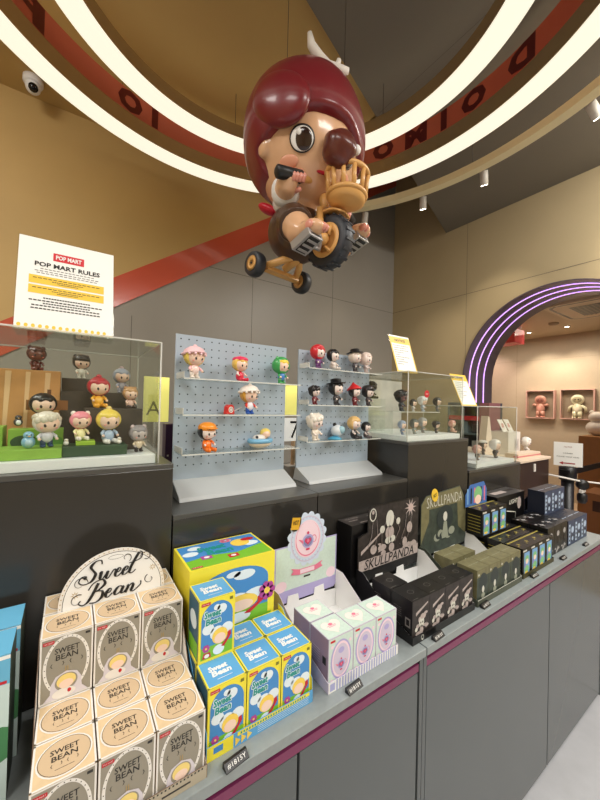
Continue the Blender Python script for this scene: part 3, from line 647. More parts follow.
# --- black and olive art boxes
ash = mat('ash_print', (178, 166, 162), .5, noise=.15, nscale=90); dusk = mat('dusk_brown_print', (46, 41, 40), .5, noise=.5, nscale=60); bl = mat('black_card', (15, 14, 15), .35)
olive = mat('olive_print', (116, 112, 80), .5, noise=.18, nscale=45); dgreen = mat('dark_green_print', (58, 68, 60), .5, noise=.3, nscale=50); bone = mat('bone_print', (206, 206, 196), .5)
def spark(cx, cy, r, n=9): return [(cx+(r if i % 2 == 0 else r*.35)*math.cos(PI*i/n), cy+(r if i % 2 == 0 else r*.35)*math.sin(PI*i/n)) for i in range(2*n)]
def smoke(q, F, w, h, e, m_, seed, n=7, y=.25):
    R = random.Random(seed)
    for k in range(n): q.ell(F, w*R.uniform(.15, .85), h*R.uniform(.04, y), w*R.uniform(.07, .14), h*R.uniform(.03, .07), m_, e+.0001*k, 12)
def black_box():
    w, d, h = .0745, .072, .112
    q, F, T, Ls = boxmb(w, d, h, dusk, bl, bl, None)
    smoke(q, F, w, h, .0005, ash, 3, 14, .62)
    q.poly(F, [(w*.2, h*.62), (w*.9, h*.82), (w*.9, h*.86), (w*.2, h*.70)], ash, .0006); q.ell(F, w*.52, h*.42, w*.15, h*.14, bone, .0014, 18); q.ell(F, w*.52, h*.24, w*.11, h*.12, ash, .0014, 14)
    q.poly(F, spark(w*.8, h*.3, w*.13), ash, .0015); q.ell(F, w*.22, h*.3, w*.08, w*.08, bone, .0015, 12)
    q.ell(F, w*.47, h*.42, w*.03, h*.025, INK, .0016, 8); q.ell(F, w*.58, h*.42, w*.03, h*.025, INK, .0016, 8)
    q.oring(T, w/2, d/2, .011, .009, .0012, mat('grey_foil', (120, 116, 112), .35), .0005, 20); q.rect(T, w*.1, d*.06, w*.4, d*.08, MATS['grey_foil'], .0005)
    q.rect(Ls, d*.68, h*.34, d*.92, h*.56, MATS['grey_foil'], .0005); q.rect(Ls, d*.73, h*.38, d*.87, h*.52, bl, .0007)
    for k in range(5): q.rect(Ls, d*.12, h*(.5+.05*k), d*.5, h*(.508+.05*k), MATS['grey_foil'], .0005)
    return q, (w, d, h)
def olive_box():
    w, d, h = .0745, .069, .112
    q, F, T, Ls = boxmb(w, d, h, dgreen, olive, olive, None)
    q.rect(F, 0, h*.78, w, h, olive, .0004); q.ell(F, w*.5, h*.62, w*.34, h*.25, mat('deep_slate_print', (44, 54, 54), .5), .0006, 20)
    q.ell(F, w*.5, h*.40, w*.10, h*.10, bone, .0010, 14); q.ell(F, w*.5, h*.22, w*.15, h*.09, mat('moss_grey_print', (150, 156, 140), .5), .0010, 14)
    q.poly(F, [(w*.38, h*.08), (w*.62, h*.08), (w*.56, h*.30), (w*.44, h*.30)], MATS['moss_grey_print'], .0012); q.ell(F, w*.12, h*.86, w*.05, w*.05, bone, .0012, 10)
    q.rect(T, w*.1, d*.48, w*.9, d*.5, MATS['moss_grey_print'], .0005)
    return q, (w, d, h)
neonb = mat('neon_blue_print', (120, 168, 214), .45); neong = mat('neon_green_print', (128, 190, 130), .45); gold2 = mat('gold_line_print', (176, 162, 70), .45)
def strip_box():
    w, d, h = .068, .066, .108
    q, F, T, Ls = boxmb(w, d, h, bl, bl, bl, None)
    q.rect(F, w*.18, h*.06, w*.86, h*.84, neonb, .0004); q.ell(F, w*.52, h*.60, w*.24, h*.13, neong, .0008, 16); q.ell(F, w*.52, h*.52, w*.17, h*.09, peach, .0010, 14)
    q.ell(F, w*.5, h*.26, w*.28, h*.12, neong, .0008, 14); q.ell(F, w*.44, h*.14, w*.2, h*.05, blond2, .0010, 12); q.ell(F, w*.30, h*.40, w*.08, h*.08, mat('violet_print', (150, 130, 200), .5), .0010, 10); q.rect(F, w*.05, h*.88, w*.5, h*.94, bone, .0006)
    q.rect(T, 0, d*.80, w, d*.88, gold2, .0005); q.poly(T, spark(w*.5, d*.45, w*.16, 5), gold2, .0005); q.ell(T, w*.2, d*.3, w*.05, w*.05, gold2, .0005, 8)
    for k in range(6): q.rect(Ls, d*.1, h*(.15+.12*k), d*.9, h*(.17+.12*k), gold2, .0005)
    return q, (w, d, h)
greyp = mat('photo_grey_print', (160, 158, 158), .5)
def photo_box():
    w, d, h = .072, .072, .125
    q, F, T, Ls = boxmb(w, d, h, bl, bl, bl, None)
    smoke(q, F, w, h, .0004, greyp, 9, 5, .3); q.ell(F, w*.5, h*.70, w*.2, h*.10, greyp, .0012, 14); q.ell(F, w*.5, h*.45, w*.12, h*.12, dusk, .0012, 12)
    q.poly(T, spark(w*.5, d*.5, w*.25, 4), greyp, .0005); q.ell(T, w*.2, d*.7, w*.12, w*.08, greyp, .0006, 10)
    return q, (w, d, h)
navy = mat('navy_print', (58, 70, 96), .45); navyd = mat('dark_navy_print', (28, 34, 50), .45); ice = mat('ice_print', (170, 190, 214), .45)
def navy_box():
    w, d, h = .082, .075, .115
    q, F, T, Ls = boxmb(w, d, h, navy, navyd, navyd, None)
    q.rect(F, w*.1, h*.08, w*.34, h*.85, ice, .0004)
    for k in range(4): q.ell(F, w*.22, h*(.2+.17*k), w*.08, h*.05, navyd, .0006, 10)
    q.ell(F, w*.66, h*.60, w*.2, h*.14, ice, .0006, 14); q.ell(F, w*.66, h*.26, w*.24, h*.14, navyd, .0006, 14); q.ell(F, w*.66, h*.24, w*.14, h*.09, ice, .0008, 12); q.rect(T, w*.1, d*.4, w*.9, d*.44, ice, .0005)
    return q, (w, d, h)
PROTO = {}
def put(kind, fn, x, y, z, label, group, name='blind_box'):      # x = centre, y = front
    if kind not in PROTO:
        q, dim = fn(); o = q.build(name, origin=(0, 0, 0)); PROTO[kind] = (o, dim); o.location = (x, y, z); return tag(o, label, 'box', group)
    o = PROTO[kind][0].copy(); COL.objects.link(o); o.location = (x, y, z); o['label'] = label; o['group'] = group; return o
ORD = ['front', 'second', 'third', 'back']
# sweet cream display
x0c, wc = -.0325, .0797; CX = [x0c+wc*(i+.5) for i in range(3)]; yr = [.567+.0765*i for i in range(4)]
CN = ['left', 'middle', 'right']
for r in range(4):
    for c in range(3):
        put('cream', cream_box, CX[c], yr[r], ZT+.002, f'cream blind box, {ORD[r]} row, {CN[c]} column, lower layer under the arched header', 'cream and taupe blind boxes')
for c in range(3): put('cream', cream_box, CX[c], yr[2], ZT+.1145, f'cream blind box stacked on the {ORD[2]} row, {CN[c]} column, before the arched header', 'cream and taupe blind boxes')
for c in range(3): put('cream', cream_box, CX[c], yr[3]+.003, ZT+.1145, f'cream blind box behind the arched header, top layer, {CN[c]} of three', 'cream and taupe blind boxes')
def tray(name, label, x0, x1, yf, yb, lip, side_back, msk, inner, side_front=None):
    t = thing(name, label, 'display tray', ((x0+x1)/2, yf, ZT)); w = (x1-x0)/2; dp = yb-yf; th = .0012
    q = MB(); q.box((-w, 0, .0003), (w, dp, .0015), inner); q.build('base', t)
    q = MB(); q.box((-w, -.0025, .0003), (w, -.0012, lip), msk); lipo = q.build('front_lip', t)
    for s_ in (-1, 1):
        q = MB(); xx = w+.0006 if s_ > 0 else -w-.0006
        pts = [(-.0025, .0003), (dp, .0003), (dp, side_back), (dp*.86, side_back), (dp*.42, (side_front or lip)+(side_back-lip)*.30), (0.0, side_front or lip), (-.0025, lip)]
        fs_ = Fr((xx+.0006, 0, 0), (0, 1, 0), (0, 0, 1)); q.prism(pts, fs_, th, msk); q.prism([(a, b_) for a, b_ in pts], Fr((xx-.0006-.0001 if s_ > 0 else xx+.0007, 0, 0), (0, 1, 0), (0, 0, 1)), .0001, inner); q.build('side_wall', t)
    return t, lipo, w
kraft = mat('kraft_card_edge', (122, 98, 80), .6); lipc = mat('grey_beige_lip', (176, 166, 146), .5)
t, lipo, w = tray('display_tray', 'cream cardboard display tray holding the cream boxes at the left', -.0335, .2085, .5645, .785, .022, .21, kraft, WHITE)
q = MB(); F = Fr((-w, -.0025, 0), (1, 0, 0), (0, 0, 1)); q.rect(F, 0, .0003, 2*w, .022, lipc, .0002)
for k in range(40): q.rect(F, .003+k*.0059, .018, .0055+k*.0059, .021, INK, .0004)
for a in (.02, .10, .17): q.rect(F, a, .0085, a+.045, .0115, INK, .0004)
q.build('printed_band', lipo)
# arched header
q = MB(); hb = .10; fh = Fr((0, .2315, 0), (1, 0, 0), (0, 0, 1)); ac, ar = .0, .1
def archo(r, zb, zc, n=28): return [(-r, zb), (r, zb)]+[(r*math.cos(PI*i/n), zc+r*1.0*math.sin(PI*i/n)) for i in range(n+1)]
q.prism(archo(.097, .11, .232), fh, .0015, offw); 
fq = Fr((0, .2315, 0), (1, 0, 0), (0, 0, 1)); q.poly(fq, archo(.0905, .112, .232), INK, .0003); q.poly(fq, archo(.0895, .112, .232), WHITE, .0005)
for i in range(34): a = PI*i/33; q.ell(fq, .0938*math.cos(a), .232+.0938*math.sin(a), .0012, .0012, goldp, .0005, 6)
def smooth_path(P, k=5):
    out = []
    for i in range(len(P)-1):
        p0, p1, p2, p3 = P[max(i-1, 0)], P[i], P[i+1], P[min(i+2, len(P)-1)]
        for j in range(k):
            t_ = j/k; out.append(tuple(.5*(2*p1[d]+(p2[d]-p0[d])*t_+(2*p0[d]-5*p1[d]+4*p2[d]-p3[d])*t_**2+(3*p1[d]-p0[d]-3*p2[d]+p3[d])*t_**3) for d in (0, 1)))
    return out+[P[-1]]
def script(strokes, x, y, s_, sh=.28, rmax=.0030):
    for P in strokes:
        Q = smooth_path(P); pts = []; rr = []
        for i, (a, c) in enumerate(Q):
            pts.append(fq.p(x+(a+sh*c)*s_, y+c*s_, .0012)); b0 = Q[max(i-1, 0)]; b1 = Q[min(i+1, len(Q)-1)]; dy_ = abs(b1[1]-b0[1])/(math.hypot(b1[0]-b0[0], b1[1]-b0[1])+1e-9)
            down = b1[1] < b0[1]; rr.append(.0009+(rmax-.0009)*(dy_**2 if down else .15*dy_))
        q.tube(pts, rr, BLACK, 8, flat=1)
E_ = lambda x: [(x, .70), (x+.35, .80), (x+.42, 1.05), (x+.22, 1.15), (x+.02, .80), (x+.10, .40), (x+.35, .32), (x+.62, .62)]
script([[(1.15, 1.95), (.95, 2.35), (.45, 2.3), (.2, 1.85), (.5, 1.45), (.85, 1.0), (.65, .35), (.05, .2), (-.45, .5), (-.4, .95), (-.05, 1.0), (0, .75)],
        [(1.2, 1.0), (1.35, 1.15), (1.4, .5), (1.65, .35), (1.95, 1.1), (1.95, .5), (2.2, .35), (2.5, 1.1), (2.75, .95)], E_(2.75), E_(3.45),
        [(4.55, 2.4), (4.2, 1.2), (4.15, .5), (4.45, .32), (4.75, .6)], [(3.85, 1.45), (4.4, 1.5), (4.95, 1.75), (4.9, 2.3), (4.6, 2.5)]], -.058, .2655, .0195)
script([[(.55, 2.0), (.35, 1.0), (.1, .3), (-.3, .1), (-.7, .35), (-.6, .6)], [(-.2, 1.5), (.1, 2.1), (.8, 2.3), (1.2, 1.8), (.8, 1.3), (.5, 1.2), (1.15, 1.1), (1.3, .5), (.9, .1), (.3, .15)], E_(1.6),
        [(3.1, 1.05), (2.7, 1.15), (2.45, .7), (2.6, .35), (2.95, .5), (3.15, 1.1), (3.1, .5), (3.3, .35), (3.5, .6)], [(3.55, 1.1), (3.65, .9), (3.55, .35)], [(3.6, .7), (3.95, 1.15), (4.15, .9), (4.1, .4), (4.4, .3), (4.9, .8), (4.8, 1.2)]], -.052, .2270, .0195)
def curl(cx, cy, r, a0, a1, rr=.0011): q.tube([fq.p(cx+r*(1-.6*i/14)*math.cos(a0+(a1-a0)*i/14), cy+r*(1-.6*i/14)*math.sin(a0+(a1-a0)*i/14), .0008) for i in range(15)], rr, BLACK, 5, flat=.3)
curl(-.062, .272, .014, 0, 5.2); curl(.058, .300, .012, 3, -2.2); curl(-.066, .240, .013, 1, 6); curl(.066, .250, .011, 2, 7); curl(.02, .306, .010, -1, 4)
for sx in (-.070, .072):
    q.poly(fq, spark(sx, .252 if sx < 0 else .274, .008, 8), goldp, .0006); q.ell(fq, sx, .252 if sx < 0 else .274, .0028, .0028, offw, .0008, 10)
q.oring(fq, 0, .312, .014, .0045, .0007, INK, .0007, 18); q.build('header_card', t)
# header stands between layers: column 3 of boxes ends before it
# yellow display
x0y, wy = .2165, .0766; YX = [x0y+wy*(i+.5) for i in range(3)]
for r in range(2):
    for c in range(3): put('yellow', yellow_box, YX[c], .5885+.071*r, ZT+.002, f'yellow and blue blind box, {ORD[r]} row, {CN[c]} column of the yellow display', 'yellow and blue blind boxes')
put('yellow', yellow_box, YX[0]+.002, .5885+.066, ZT+.1245, 'yellow and blue blind box standing on top of the lower yellow row, at left', 'yellow and blue blind boxes')
t, lipo, w = tray('display_tray', 'yellow and blue display tray under the two rows of yellow boxes', .2160, .4468, .5855, .733, .026, .135, topb, yb, .05)
q = MB(); F = Fr((-w, -.0025, 0), (1, 0, 0), (0, 0, 1)); q.rect(F, 0, .0003, .050, .026, yb, .0002); q.rect(F, .012, .010, .030, .021, skyb, .0004)
for k in range(3): q.poly(F, [(.054+k*.012, .002), (.064+k*.012, .010), (.054+k*.012, .018)], blond2, .0004)
q.rect(F, .058, .018, 2*w-.008, .0255, yb, .0004)
for k in range(26): q.rect(F, .064+k*.0058, .0195, .0675+k*.0058, .0235, teal, .0006)
for k in range(4): q.rect(F, .10, .004+k*.0035, 2*w-.01, .0048+k*.0035, cloud, .0004)
q.build('printed_band', lipo)
cw, cdp, ch = .212, .137, .269
q, F, T, Ls = boxmb(cw, cdp, ch, yb, yb, yb, None)
q.rect(F, .008, 0, cw-.008, ch*.46, greenp, .0003); yellow_art(q, F, .006, ch*.42, cw-.012, ch*.55, text=False)
for k, (a, c) in enumerate(((.30, .74), (.90, .66))):
    for j in range(7): q.ell(F, cw*a+.014*math.cos(j*.9), ch*c+.014*math.sin(j*.9), .009, .009, mag, .0022, 10)
    q.ell(F, cw*a, ch*c, .008, .008, blond2, .0024, 12)
q.rect(T, .005, .005, cw-.005, cdp-.005, skyb, .0004)
q.poly(T, [(.005, .005), (cw-.005, .005), (cw-.005, cdp*.45), (cw*.6, cdp*.3), (cw*.3, cdp*.42), (.005, cdp*.35)], greenp, .0006)
for cx, cy, r in ((.12, .6, .09), (.2, .8, .08), (.85, .55, .1), (.6, .85, .07)): q.ell(T, cw*cx, cdp*cy, cw*r, cdp*r, cloud, .0007, 16)
q.txt(T, 'Sweet', cw*.38, cdp*.70, cw*.34, teal, cdp*.2, .0010, bold=.04, shear=.15); q.txt(T, 'Bean', cw*.44, cdp*.5, cw*.32, teal, cdp*.2, .0010, bold=.04, shear=.15)
q.ell(T, cw*.74, cdp*.66, cw*.12, cdp*.16, blond2, .0008, 16); q.ell(T, cw*.86, cdp*.74, cw*.09, cdp*.07, RED, .0010, 12)
for a, c in ((.52, .2), (.24, .35)): q.rect(T, cw*a-.01, cdp*c-.008, cw*a+.016, cdp*c+.01, RED if a > .5 else mag, .0009); q.ell(T, cw*a+.003, cdp*c+.001, .007, .005, WHITE, .0011, 10)
for j in range(6): q.ell(T, cw*.6+.01*math.cos(j), cdp*.86+.007*math.sin(j), .007, .005, pink, .0011, 8)
q.rect(T, .008, .007, .032, .014, RED, .0009); q.txt(T, 'POP MART', .02, .0105, .02, WHITE, e=.0011)
o = q.build('carton', origin=(0, 0, 0)); o.location = (.2235+cw/2, .7365, ZT+.0005); tag(o, 'large yellow carton with blue sky print behind the small yellow boxes', 'carton')
# pastel display
PX = [.4895+.0755*(i+.5) for i in range(3)]
for c in range(3): put('pastel', pastel_box, PX[c], .5835, ZT+.002, f'mint blind box with lilac oval, front row, {CN[c]} of three in the pastel tray', 'mint and lilac blind boxes')
put('pastel', pastel_box, PX[0], .656, ZT+.002, 'mint blind box alone in the second row of the pastel tray', 'mint and lilac blind boxes')
stripeb = mat('stripe_blue_print', (168, 172, 216), .5)
t, lipo, w = tray('display_tray', 'lilac striped display tray with oval lace header card', .4880, .7175, .5805, .832, .024, .115, palel, WHITE)
q = MB(); F = Fr((-w, -.0025, 0), (1, 0, 0), (0, 0, 1)); q.rect(F, 0, .0003, 2*w, .024, WHITE, .0002)
for k in range(24): q.rect(F, .022+k*.0085, .0003, .0262+k*.0085, .024, stripeb, .0004)
q.rect(F, .004, .004, .018, .020, stripeb, .0004); q.build('printed_band', lipo)
q = MB(); fh = Fr((0, .2480, 0), (1, 0, 0), (0, 0, 1))
q.prism([(-w, .068), (-w*.93, .062), (w*.93, .062), (w, .07), (w, .225), (-w, .225)], fh, .0016, lav)
q.rect(fh, -w+.006, .098, w-.004, .222, mint, .0003); q.ell(fh, -w+.024, .112, .02, .016, palep, .0005, 18); q.ell(fh, w-.022, .112, .018, .016, palep, .0005, 18)
q.prism(scallop(0, .235, .064, .072, 16, .009), Fr((0, .2476, 0), (1, 0, 0), (0, 0, 1)), .0012, mat('lace_blue_print', (206, 220, 238), .5), .0006)
fq2 = Fr((0, .2466, 0), (1, 0, 0), (0, 0, 1))
q.oring(fq2, 0, .235, .060, .068, .003, palel, .0002, 40)
for i in range(30): a = 2*PI*i/30; q.ell(fq2, .0555*math.cos(a), .235+.063*math.sin(a), .0016, .0016, stripeb, .0003, 6)
q.ell(fq2, 0, .235, .048, .056, palep, .0004, 34); q.ell(fq2, 0, .235, .044, .052, pink, .0005, 34); q.ell(fq2, 0, .237, .042, .050, palep, .0006, 34)
teapot(q, fq2, 0, .228, .034, .0012)
q.poly(fq2, [(-.058, .140), (-.03, .134), (.03, .134), (.058, .140), (.05, .150), (.058, .158), (.03, .150), (-.03, .150), (-.058, .158), (-.05, .150)], pink, .0012); q.rect(fq2, -.026, .136, .026, .148, palep, .0014); q.rect(fq2, -.012, .122, .012, .127, INK, .0006)
hd = q.build('header_card', t)
q = MB(); fh3 = Fr((0, .2455, 0), (1, 0, 0), (0, 0, 1))
q.prism([(-w+.001, .002), (w-.001, .002), (w-.001, .055), (.068, .058), (.064, .082), (.030, .080), (.027, .058), (-.027, .058), (-.031, .080), (-.066, .082), (-.070, .058), (-w+.001, .055)], fh3, .0012, WHITE); q.build('inner_flap', t)
# black display
BX = [.7745+.0755*(i+.5) for i in range(4)]; PN = ['first from the left', 'second from the left', 'third from the left', 'rightmost']
for c in range(4): put('black', black_box, BX[c], .5785, ZT+.002, f'black ash-art blind box, front row, {PN[c]} in the black tray', 'black and ash blind boxes')
put('black', black_box, BX[0], .654, ZT+.002, 'black blind box alone in the second row of the black tray', 'black and ash blind boxes')
def header_tray(label, x0, x1, yf, yb, m1, lipm, topz, lipw=.022):
    t, lipo, w = tray('display_tray', label, x0, x1, yf, yb, lipw, .115, lipm, WHITE); dp = yb-yf
    q = MB(); q.prism([(-w+.001, .002), (w-.001, .002), (w-.001, .052), (.075, .055), (.070, .078), (.036, .076), (.033, .055), (-.033, .055), (-.037, .076), (-.070, .078), (-.075, .055), (-w+.001, .052)], Fr((0, dp-.006, 0), (1, 0, 0), (0, 0, 1)), .0012, WHITE); q.build('inner_flap', t)
    return t, lipo, w, dp
t, lipo, w, dp = header_tray('black display tray with smoky header card and black boxes', .7730, 1.0790, .5755, .792, None, bl, .31)
q = MB(); F = Fr((-w, -.0025, 0), (1, 0, 0), (0, 0, 1)); q.oring(F, .040, .012, .006, .006, .0016, bone, .0003, 14); q.rect(F, .0365, .004, .0435, .007, bone, .0004); q.build('printed_mark', lipo)
q = MB(); fh = Fr((0, dp-.0035, 0), (1, 0, 0), (0, 0, 1))
q.prism([(-w+.004, .066), (w-.004, .066), (w, .09), (w, .302), (w-.01, .308), (-w+.058, .308), (-w+.045, .298), (-w+.042, .225), (-w, .215), (-w, .09)], fh, .0016, bl)
q.poly(fh, [(-w+.002, .100), (w-.002, .100), (w-.002, .304), (-w+.058, .304), (-w+.047, .296), (-w+.045, .222), (-w+.002, .212)], dusk, .0003)
R_ = random.Random(5)
for k in range(26): q.ell(fh, R_.uniform(-w+.025, w-.025), R_.uniform(.11, .165), R_.uniform(.012, .028), R_.uniform(.008, .018), (ash, dusk)[k % 3 == 0], .0005+.00005*k, 14)
q.ell(fh, -.005, .252, .020, .030, bone, .0022, 20); q.ell(fh, -.005, .205, .022, .024, ash, .0022, 16); q.ell(fh, -.012, .180, .016, .012, bone, .0024, 12); q.ell(fh, .010, .182, .014, .012, bone, .0024, 12)
q.ell(fh, -.042, .222, .012, .013, bone, .0022, 12); q.ell(fh, .038, .238, .011, .012, bone, .0022, 12); q.poly(fh, [(-.14, .155), (-.04, .215), (-.036, .222), (-.14, .168)], ash, .0020)
q.poly(fh, spark(.105, .275, .034, 10), ash, .0022); q.ell(fh, .105, .275, .014, .014, mat('rose_grey_print', (196, 176, 172), .5), .0024, 14); q.ell(fh, .10, .205, .015, .020, ash, .0022, 14)
q.oring(fh, -.088, .278, .016, .022, .004, bone, .0022, 20); q.ell(fh, -.088, .286, .006, .007, ash, .0024, 10)
for k in range(7): q.tube([fh.p(-.11+.033*k, .17, .0022), fh.p(-.10+.033*k+R_.uniform(-.012, .02), .21, .0022), fh.p(-.10+.033*k+R_.uniform(-.02, .02), .26, .0022)], [.003, .002, .0008], ash, 5, flat=.3)
q.rect(fh, -w+.004, .103, w-.004, .138, ash, .0026); q.txt(fh, 'SKULLPANDA', .0, .121, .250, BLACK, .032, .0030, shear=.2, bold=.01); q.build('header_card', t)
kx, ky = .150, .070
q, F, T, Ls = boxmb(.225, .070, .250, bl, bl, mat('dark_carton_top', (52, 48, 46), .4), None)
q.txt(T, 'SKULLPANDA', .05, .055, .06, ash, .007, .0005); q.rect(T, .02, .035, .06, .038, ash, .0005); q.rect(T, .05, .010, .10, .014, ash, .0005); q.rect(T, .12, .05, .2, .053, ash, .0005)
o = q.build('carton', origin=(0, 0, 0)); o.location = (.758+.1125, .802, ZT+.0005); tag(o, 'big black carton behind the smoky header card', 'carton')
# olive display
OX = [1.1000+.0762*(i+.5) for i in range(4)]
for c in range(4): put('olive', olive_box, OX[c], .5785, ZT+.002, f'olive green blind box, front row, {PN[c]} in the olive tray', 'olive green blind boxes')
for c, dx in ((0, 0), (1, 0)): put('olive', olive_box, OX[c], .667, ZT+.002, f'olive green blind box behind the front row, {CN[c*2]} one of the pair', 'olive green blind boxes')
t, lipo, w, dp = header_tray('olive green display tray with misty header card', 1.0985, 1.4065, .5755, .795, None, mat('dark_olive_card', (78, 84, 72), .5), .31)
q = MB(); F = Fr((-w, -.0025, 0), (1, 0, 0), (0, 0, 1)); q.rect(F, 0, .020, 2*w, .022, bone, .0002); q.build('printed_band', lipo)
q = MB(); fh = Fr((0, dp-.0035, 0), (1, 0, 0), (0, 0, 1))
q.prism([(-w+.01, .075), (w-.01, .075), (w, .10), (w-.005, .25), (w-.05, .315), (-w+.03, .300), (-w, .27), (-w, .10)], fh, .0016, dgreen)
q.poly(fh, [(-w+.002, .245), (w-.006, .248), (w-.051, .312), (-w+.03, .298), (-w+.002, .27)], olive, .0003); q.poly(fh, [(-w+.002, .12), (-w+.05, .20), (-w+.05, .26), (-w+.002, .26)], olive, .0004); q.poly(fh, [(w-.004, .11), (w-.06, .15), (w-.07, .26), (w-.006, .25)], olive, .0004)
for k in range(9): q.ell(fh, -.05+.012*k, .13+.006*(k % 3), .022, .016, MATS['deep_slate_print'] if k % 2 else MATS['moss_grey_print'], .0006+.0001*k, 12)
q.ell(fh, .0, .20, .055, .050, MATS['deep_slate_print'], .0016, 20); q.ell(fh, .0, .205, .014, .019, bone, .0020, 14); q.poly(fh, [(-.022, .12), (.024, .12), (.01, .185), (-.01, .185)], MATS['moss_grey_print'], .0020)
q.txt(fh, 'SKULLPANDA', .0, .272, .24, bone, .040, .0010, bold=-.01); q.build('header_card', t)
# stickers on headers
def sticker(name, x, y, z, w, h, m_, txt, label, dark=None, ry=0):
    t = thing(name, label, 'sticker', (x, y, z)); q = MB(); F = Fr((0, 0, 0), (math.cos(ry), 0, -math.sin(ry)), (math.sin(ry), 0, math.cos(ry)))
    if dark: q.prism([(w/2*math.cos(a)*1.1, h/2*math.sin(a)*1.1) for a in [2*PI*i/24 for i in range(24)]], F, .0012, dark); F = Fr((0, -.0006, 0), F.r, F.u); q.rect(F, -w*.42, -h*.45, w*.42, h*.28, m_, .0)
    else: q.prism([(w/2*math.cos(a), h/2*math.sin(a)) for a in [2*PI*i/24 for i in range(24)]], F, .0012, m_)
    q.build('disc', t); q = MB(); q.txt(F, txt, 0, -.001, w*.55, BLACK, h*.28, .0008, bold=.02); q.build('lettering', t); return t
sticker('round_sticker', .555, .8225, 1.103, .034, .048, mat('amber_sticker', (222, 172, 40), .4), 'HOT', 'black and amber HOT sticker on the lace header card', BLACK, .15)
sticker('round_sticker', 1.180, .7885, 1.108, .040, .052, YEL, 'HOT', 'oval yellow sticker on top of the olive header card', None, -.35)
# black boxes with green art
SX = [1.4290+.0692*(i+.5) for i in range(4)]
for r in range(3):
    for c in range(4): 
        put('strip', strip_box, SX[c]-.0+0*r, .581+.0685*r, ZT+.002, f'black blue-strip box, {ORD[r]} row, {PN[c]} in the low block', 'black boxes with blue green strips')
for c in range(3): put('strip', strip_box, 1.4000+.0692*(c+.5), .7200, ZT+.1125, f'black blind box with blue green strip, stacked on top, {CN[c]} of three', 'black boxes with blue green strips')
t, lipo, w = tray('display_tray', 'low black and gold tray under the boxes with green strips', 1.4275, 1.7075, .5785, .790, .018, .020, mat('gold_black_card', (66, 62, 34), .5), bl)
q = MB(); ln = .105; fh = Fr((0, 0, 0), (1, 0, 0), (0, 0, 1))
q.prism([(-.085, 0), (.085, 0), (.085, .06), (.06, .095), (-.05, .09), (-.085, .05)], fh, .0015, mat('sign_blue_print', (64, 110, 180), .45))
for k in range(6): q.rect(fh, -.075+.027*k, .01, -.064+.027*k, .075, (neonb, BLACK, pink)[k % 3], .0003)
q.ell(fh, .012, .045, .032, .034, neong, .0006, 18); q.ell(fh, .012, .022, .026, .02, peach, .0008, 14)
o = q.build('header_sign', origin=(0, 0, 0)); o.location = (1.47, .782, ZT+.2212); tag(o, 'small blue header sign standing on top of the stacked black boxes', 'sign')
q, F, T, Ls = boxmb(.275, .090, .222, bl, bl, mat('carton_top_grey', (70, 68, 68), .45), None)
q.txt(F, 'LIGHT', .16, .185, .09, bone, .022, .0006, shear=.2, bold=.02); q.tube([F.p(.07, .15, .001), F.p(.18, .13, .001), F.p(.17, .04, .001)], .003, bone, 5, flat=.3); q.oring(F, .06, .05, .02, .02, .006, bone, .0006); q.ell(F, .11, .06, .014, .014, bone, .0006); q.rect(F, .24, .06, .262, .10, bone, .0006); q.ell(F, .22, .17, .02, .03, ash, .0006)
q.rect(T, .04, .03, .16, .06, ash, .0005); q.rect(T, .18, .04, .26, .06, dusk, .0005)
o = q.build('carton', origin=(0, 0, 0)); o.location = (1.662+.1375+.003, .752, ZT+.0005); 
# photo boxes and navy boxes
o.location.y = .787; tag(o, 'big black carton with white lettering behind the low black boxes', 'carton')
FX4 = [1.7150+.0735*(i+.5) for i in range(3)]
for r in range(2):
    for c in range(3): put('photo', photo_box, FX4[c], .602+.074*r, ZT+.002, f'black grey-print box, {ORD[r]} row, {CN[c]} of three beside the navy boxes', 'black boxes with grey prints')
NX = [1.9500+.0835*(i+.5) for i in range(3)]
for r in range(3):
    for c in range(3): put('navy', navy_box, NX[c], .603+.0765*r, ZT+.002, f'navy blind box, {ORD[r]} row, {CN[c]} column, lower layer at the counter end', 'navy and ice blue blind boxes')
for c in range(3): put('navy', navy_box, NX[c], .700, ZT+.1175, f'navy blind box with ice blue print, stacked on top, {CN[c]} of three', 'navy and ice blue blind boxes')
q = MB(); fh = Fr((0, 0, 0), (1, 0, 0), (0, 0, 1)); q.prism([(-.12, 0), (.12, 0), (.12, .07), (.08, .105), (-.02, .09), (-.12, .06)], fh, .0015, navyd); q.ell(fh, -.05, .05, .04, .03, greyp, .0004); q.ell(fh, .05, .06, .035, .03, ice, .0004)
o = q.build('header_sign', origin=(0, 0, 0)); o.location = (2.075, .790, ZT+.1178); tag(o, 'dark navy header sign behind the stacked navy boxes', 'sign')
# left edge boxes
bluel = mat('light_blue_print', (104, 178, 214), .45); leafg = mat('leaf_green_print', (70, 130, 84), .45); mist = mat('mist_print', (196, 216, 214), .45)
def floral_box():
    w, d, h = .115, .075, .232
    q, F, T, Ls = boxmb(w, d, h, mist, mat('dark_side_print', (56, 70, 62), .5), bluel, None)
    q.rect(F, 0, h*.80, w, h, bluel, .0003); q.rect(F, w*.55, h*.805, w*.97, h*.825, RED, .0006); q.rect(F, w*.4, h*.97, w, h*.995, WHITE, .0006)
    q.clip = (0, 0, w, h)
    for cx, cy, r, m_ in ((.5, .66, .22, leafg), (.9, .40, .20, leafg), (.3, .3, .25, leafg), (.7, .1, .2, leafg)): q.ell(F, w*cx, h*cy, w*r, h*r*.6, m_, .0005, 18)
    for cx, cy, m_ in ((.78, .44, mag), (.35, .50, blond2), (.72, .24, pink), (.25, .12, pink)): q.ell(F, w*cx, h*cy, w*.10, h*.035, m_, .0007, 14)
    return q, (w, d, h)
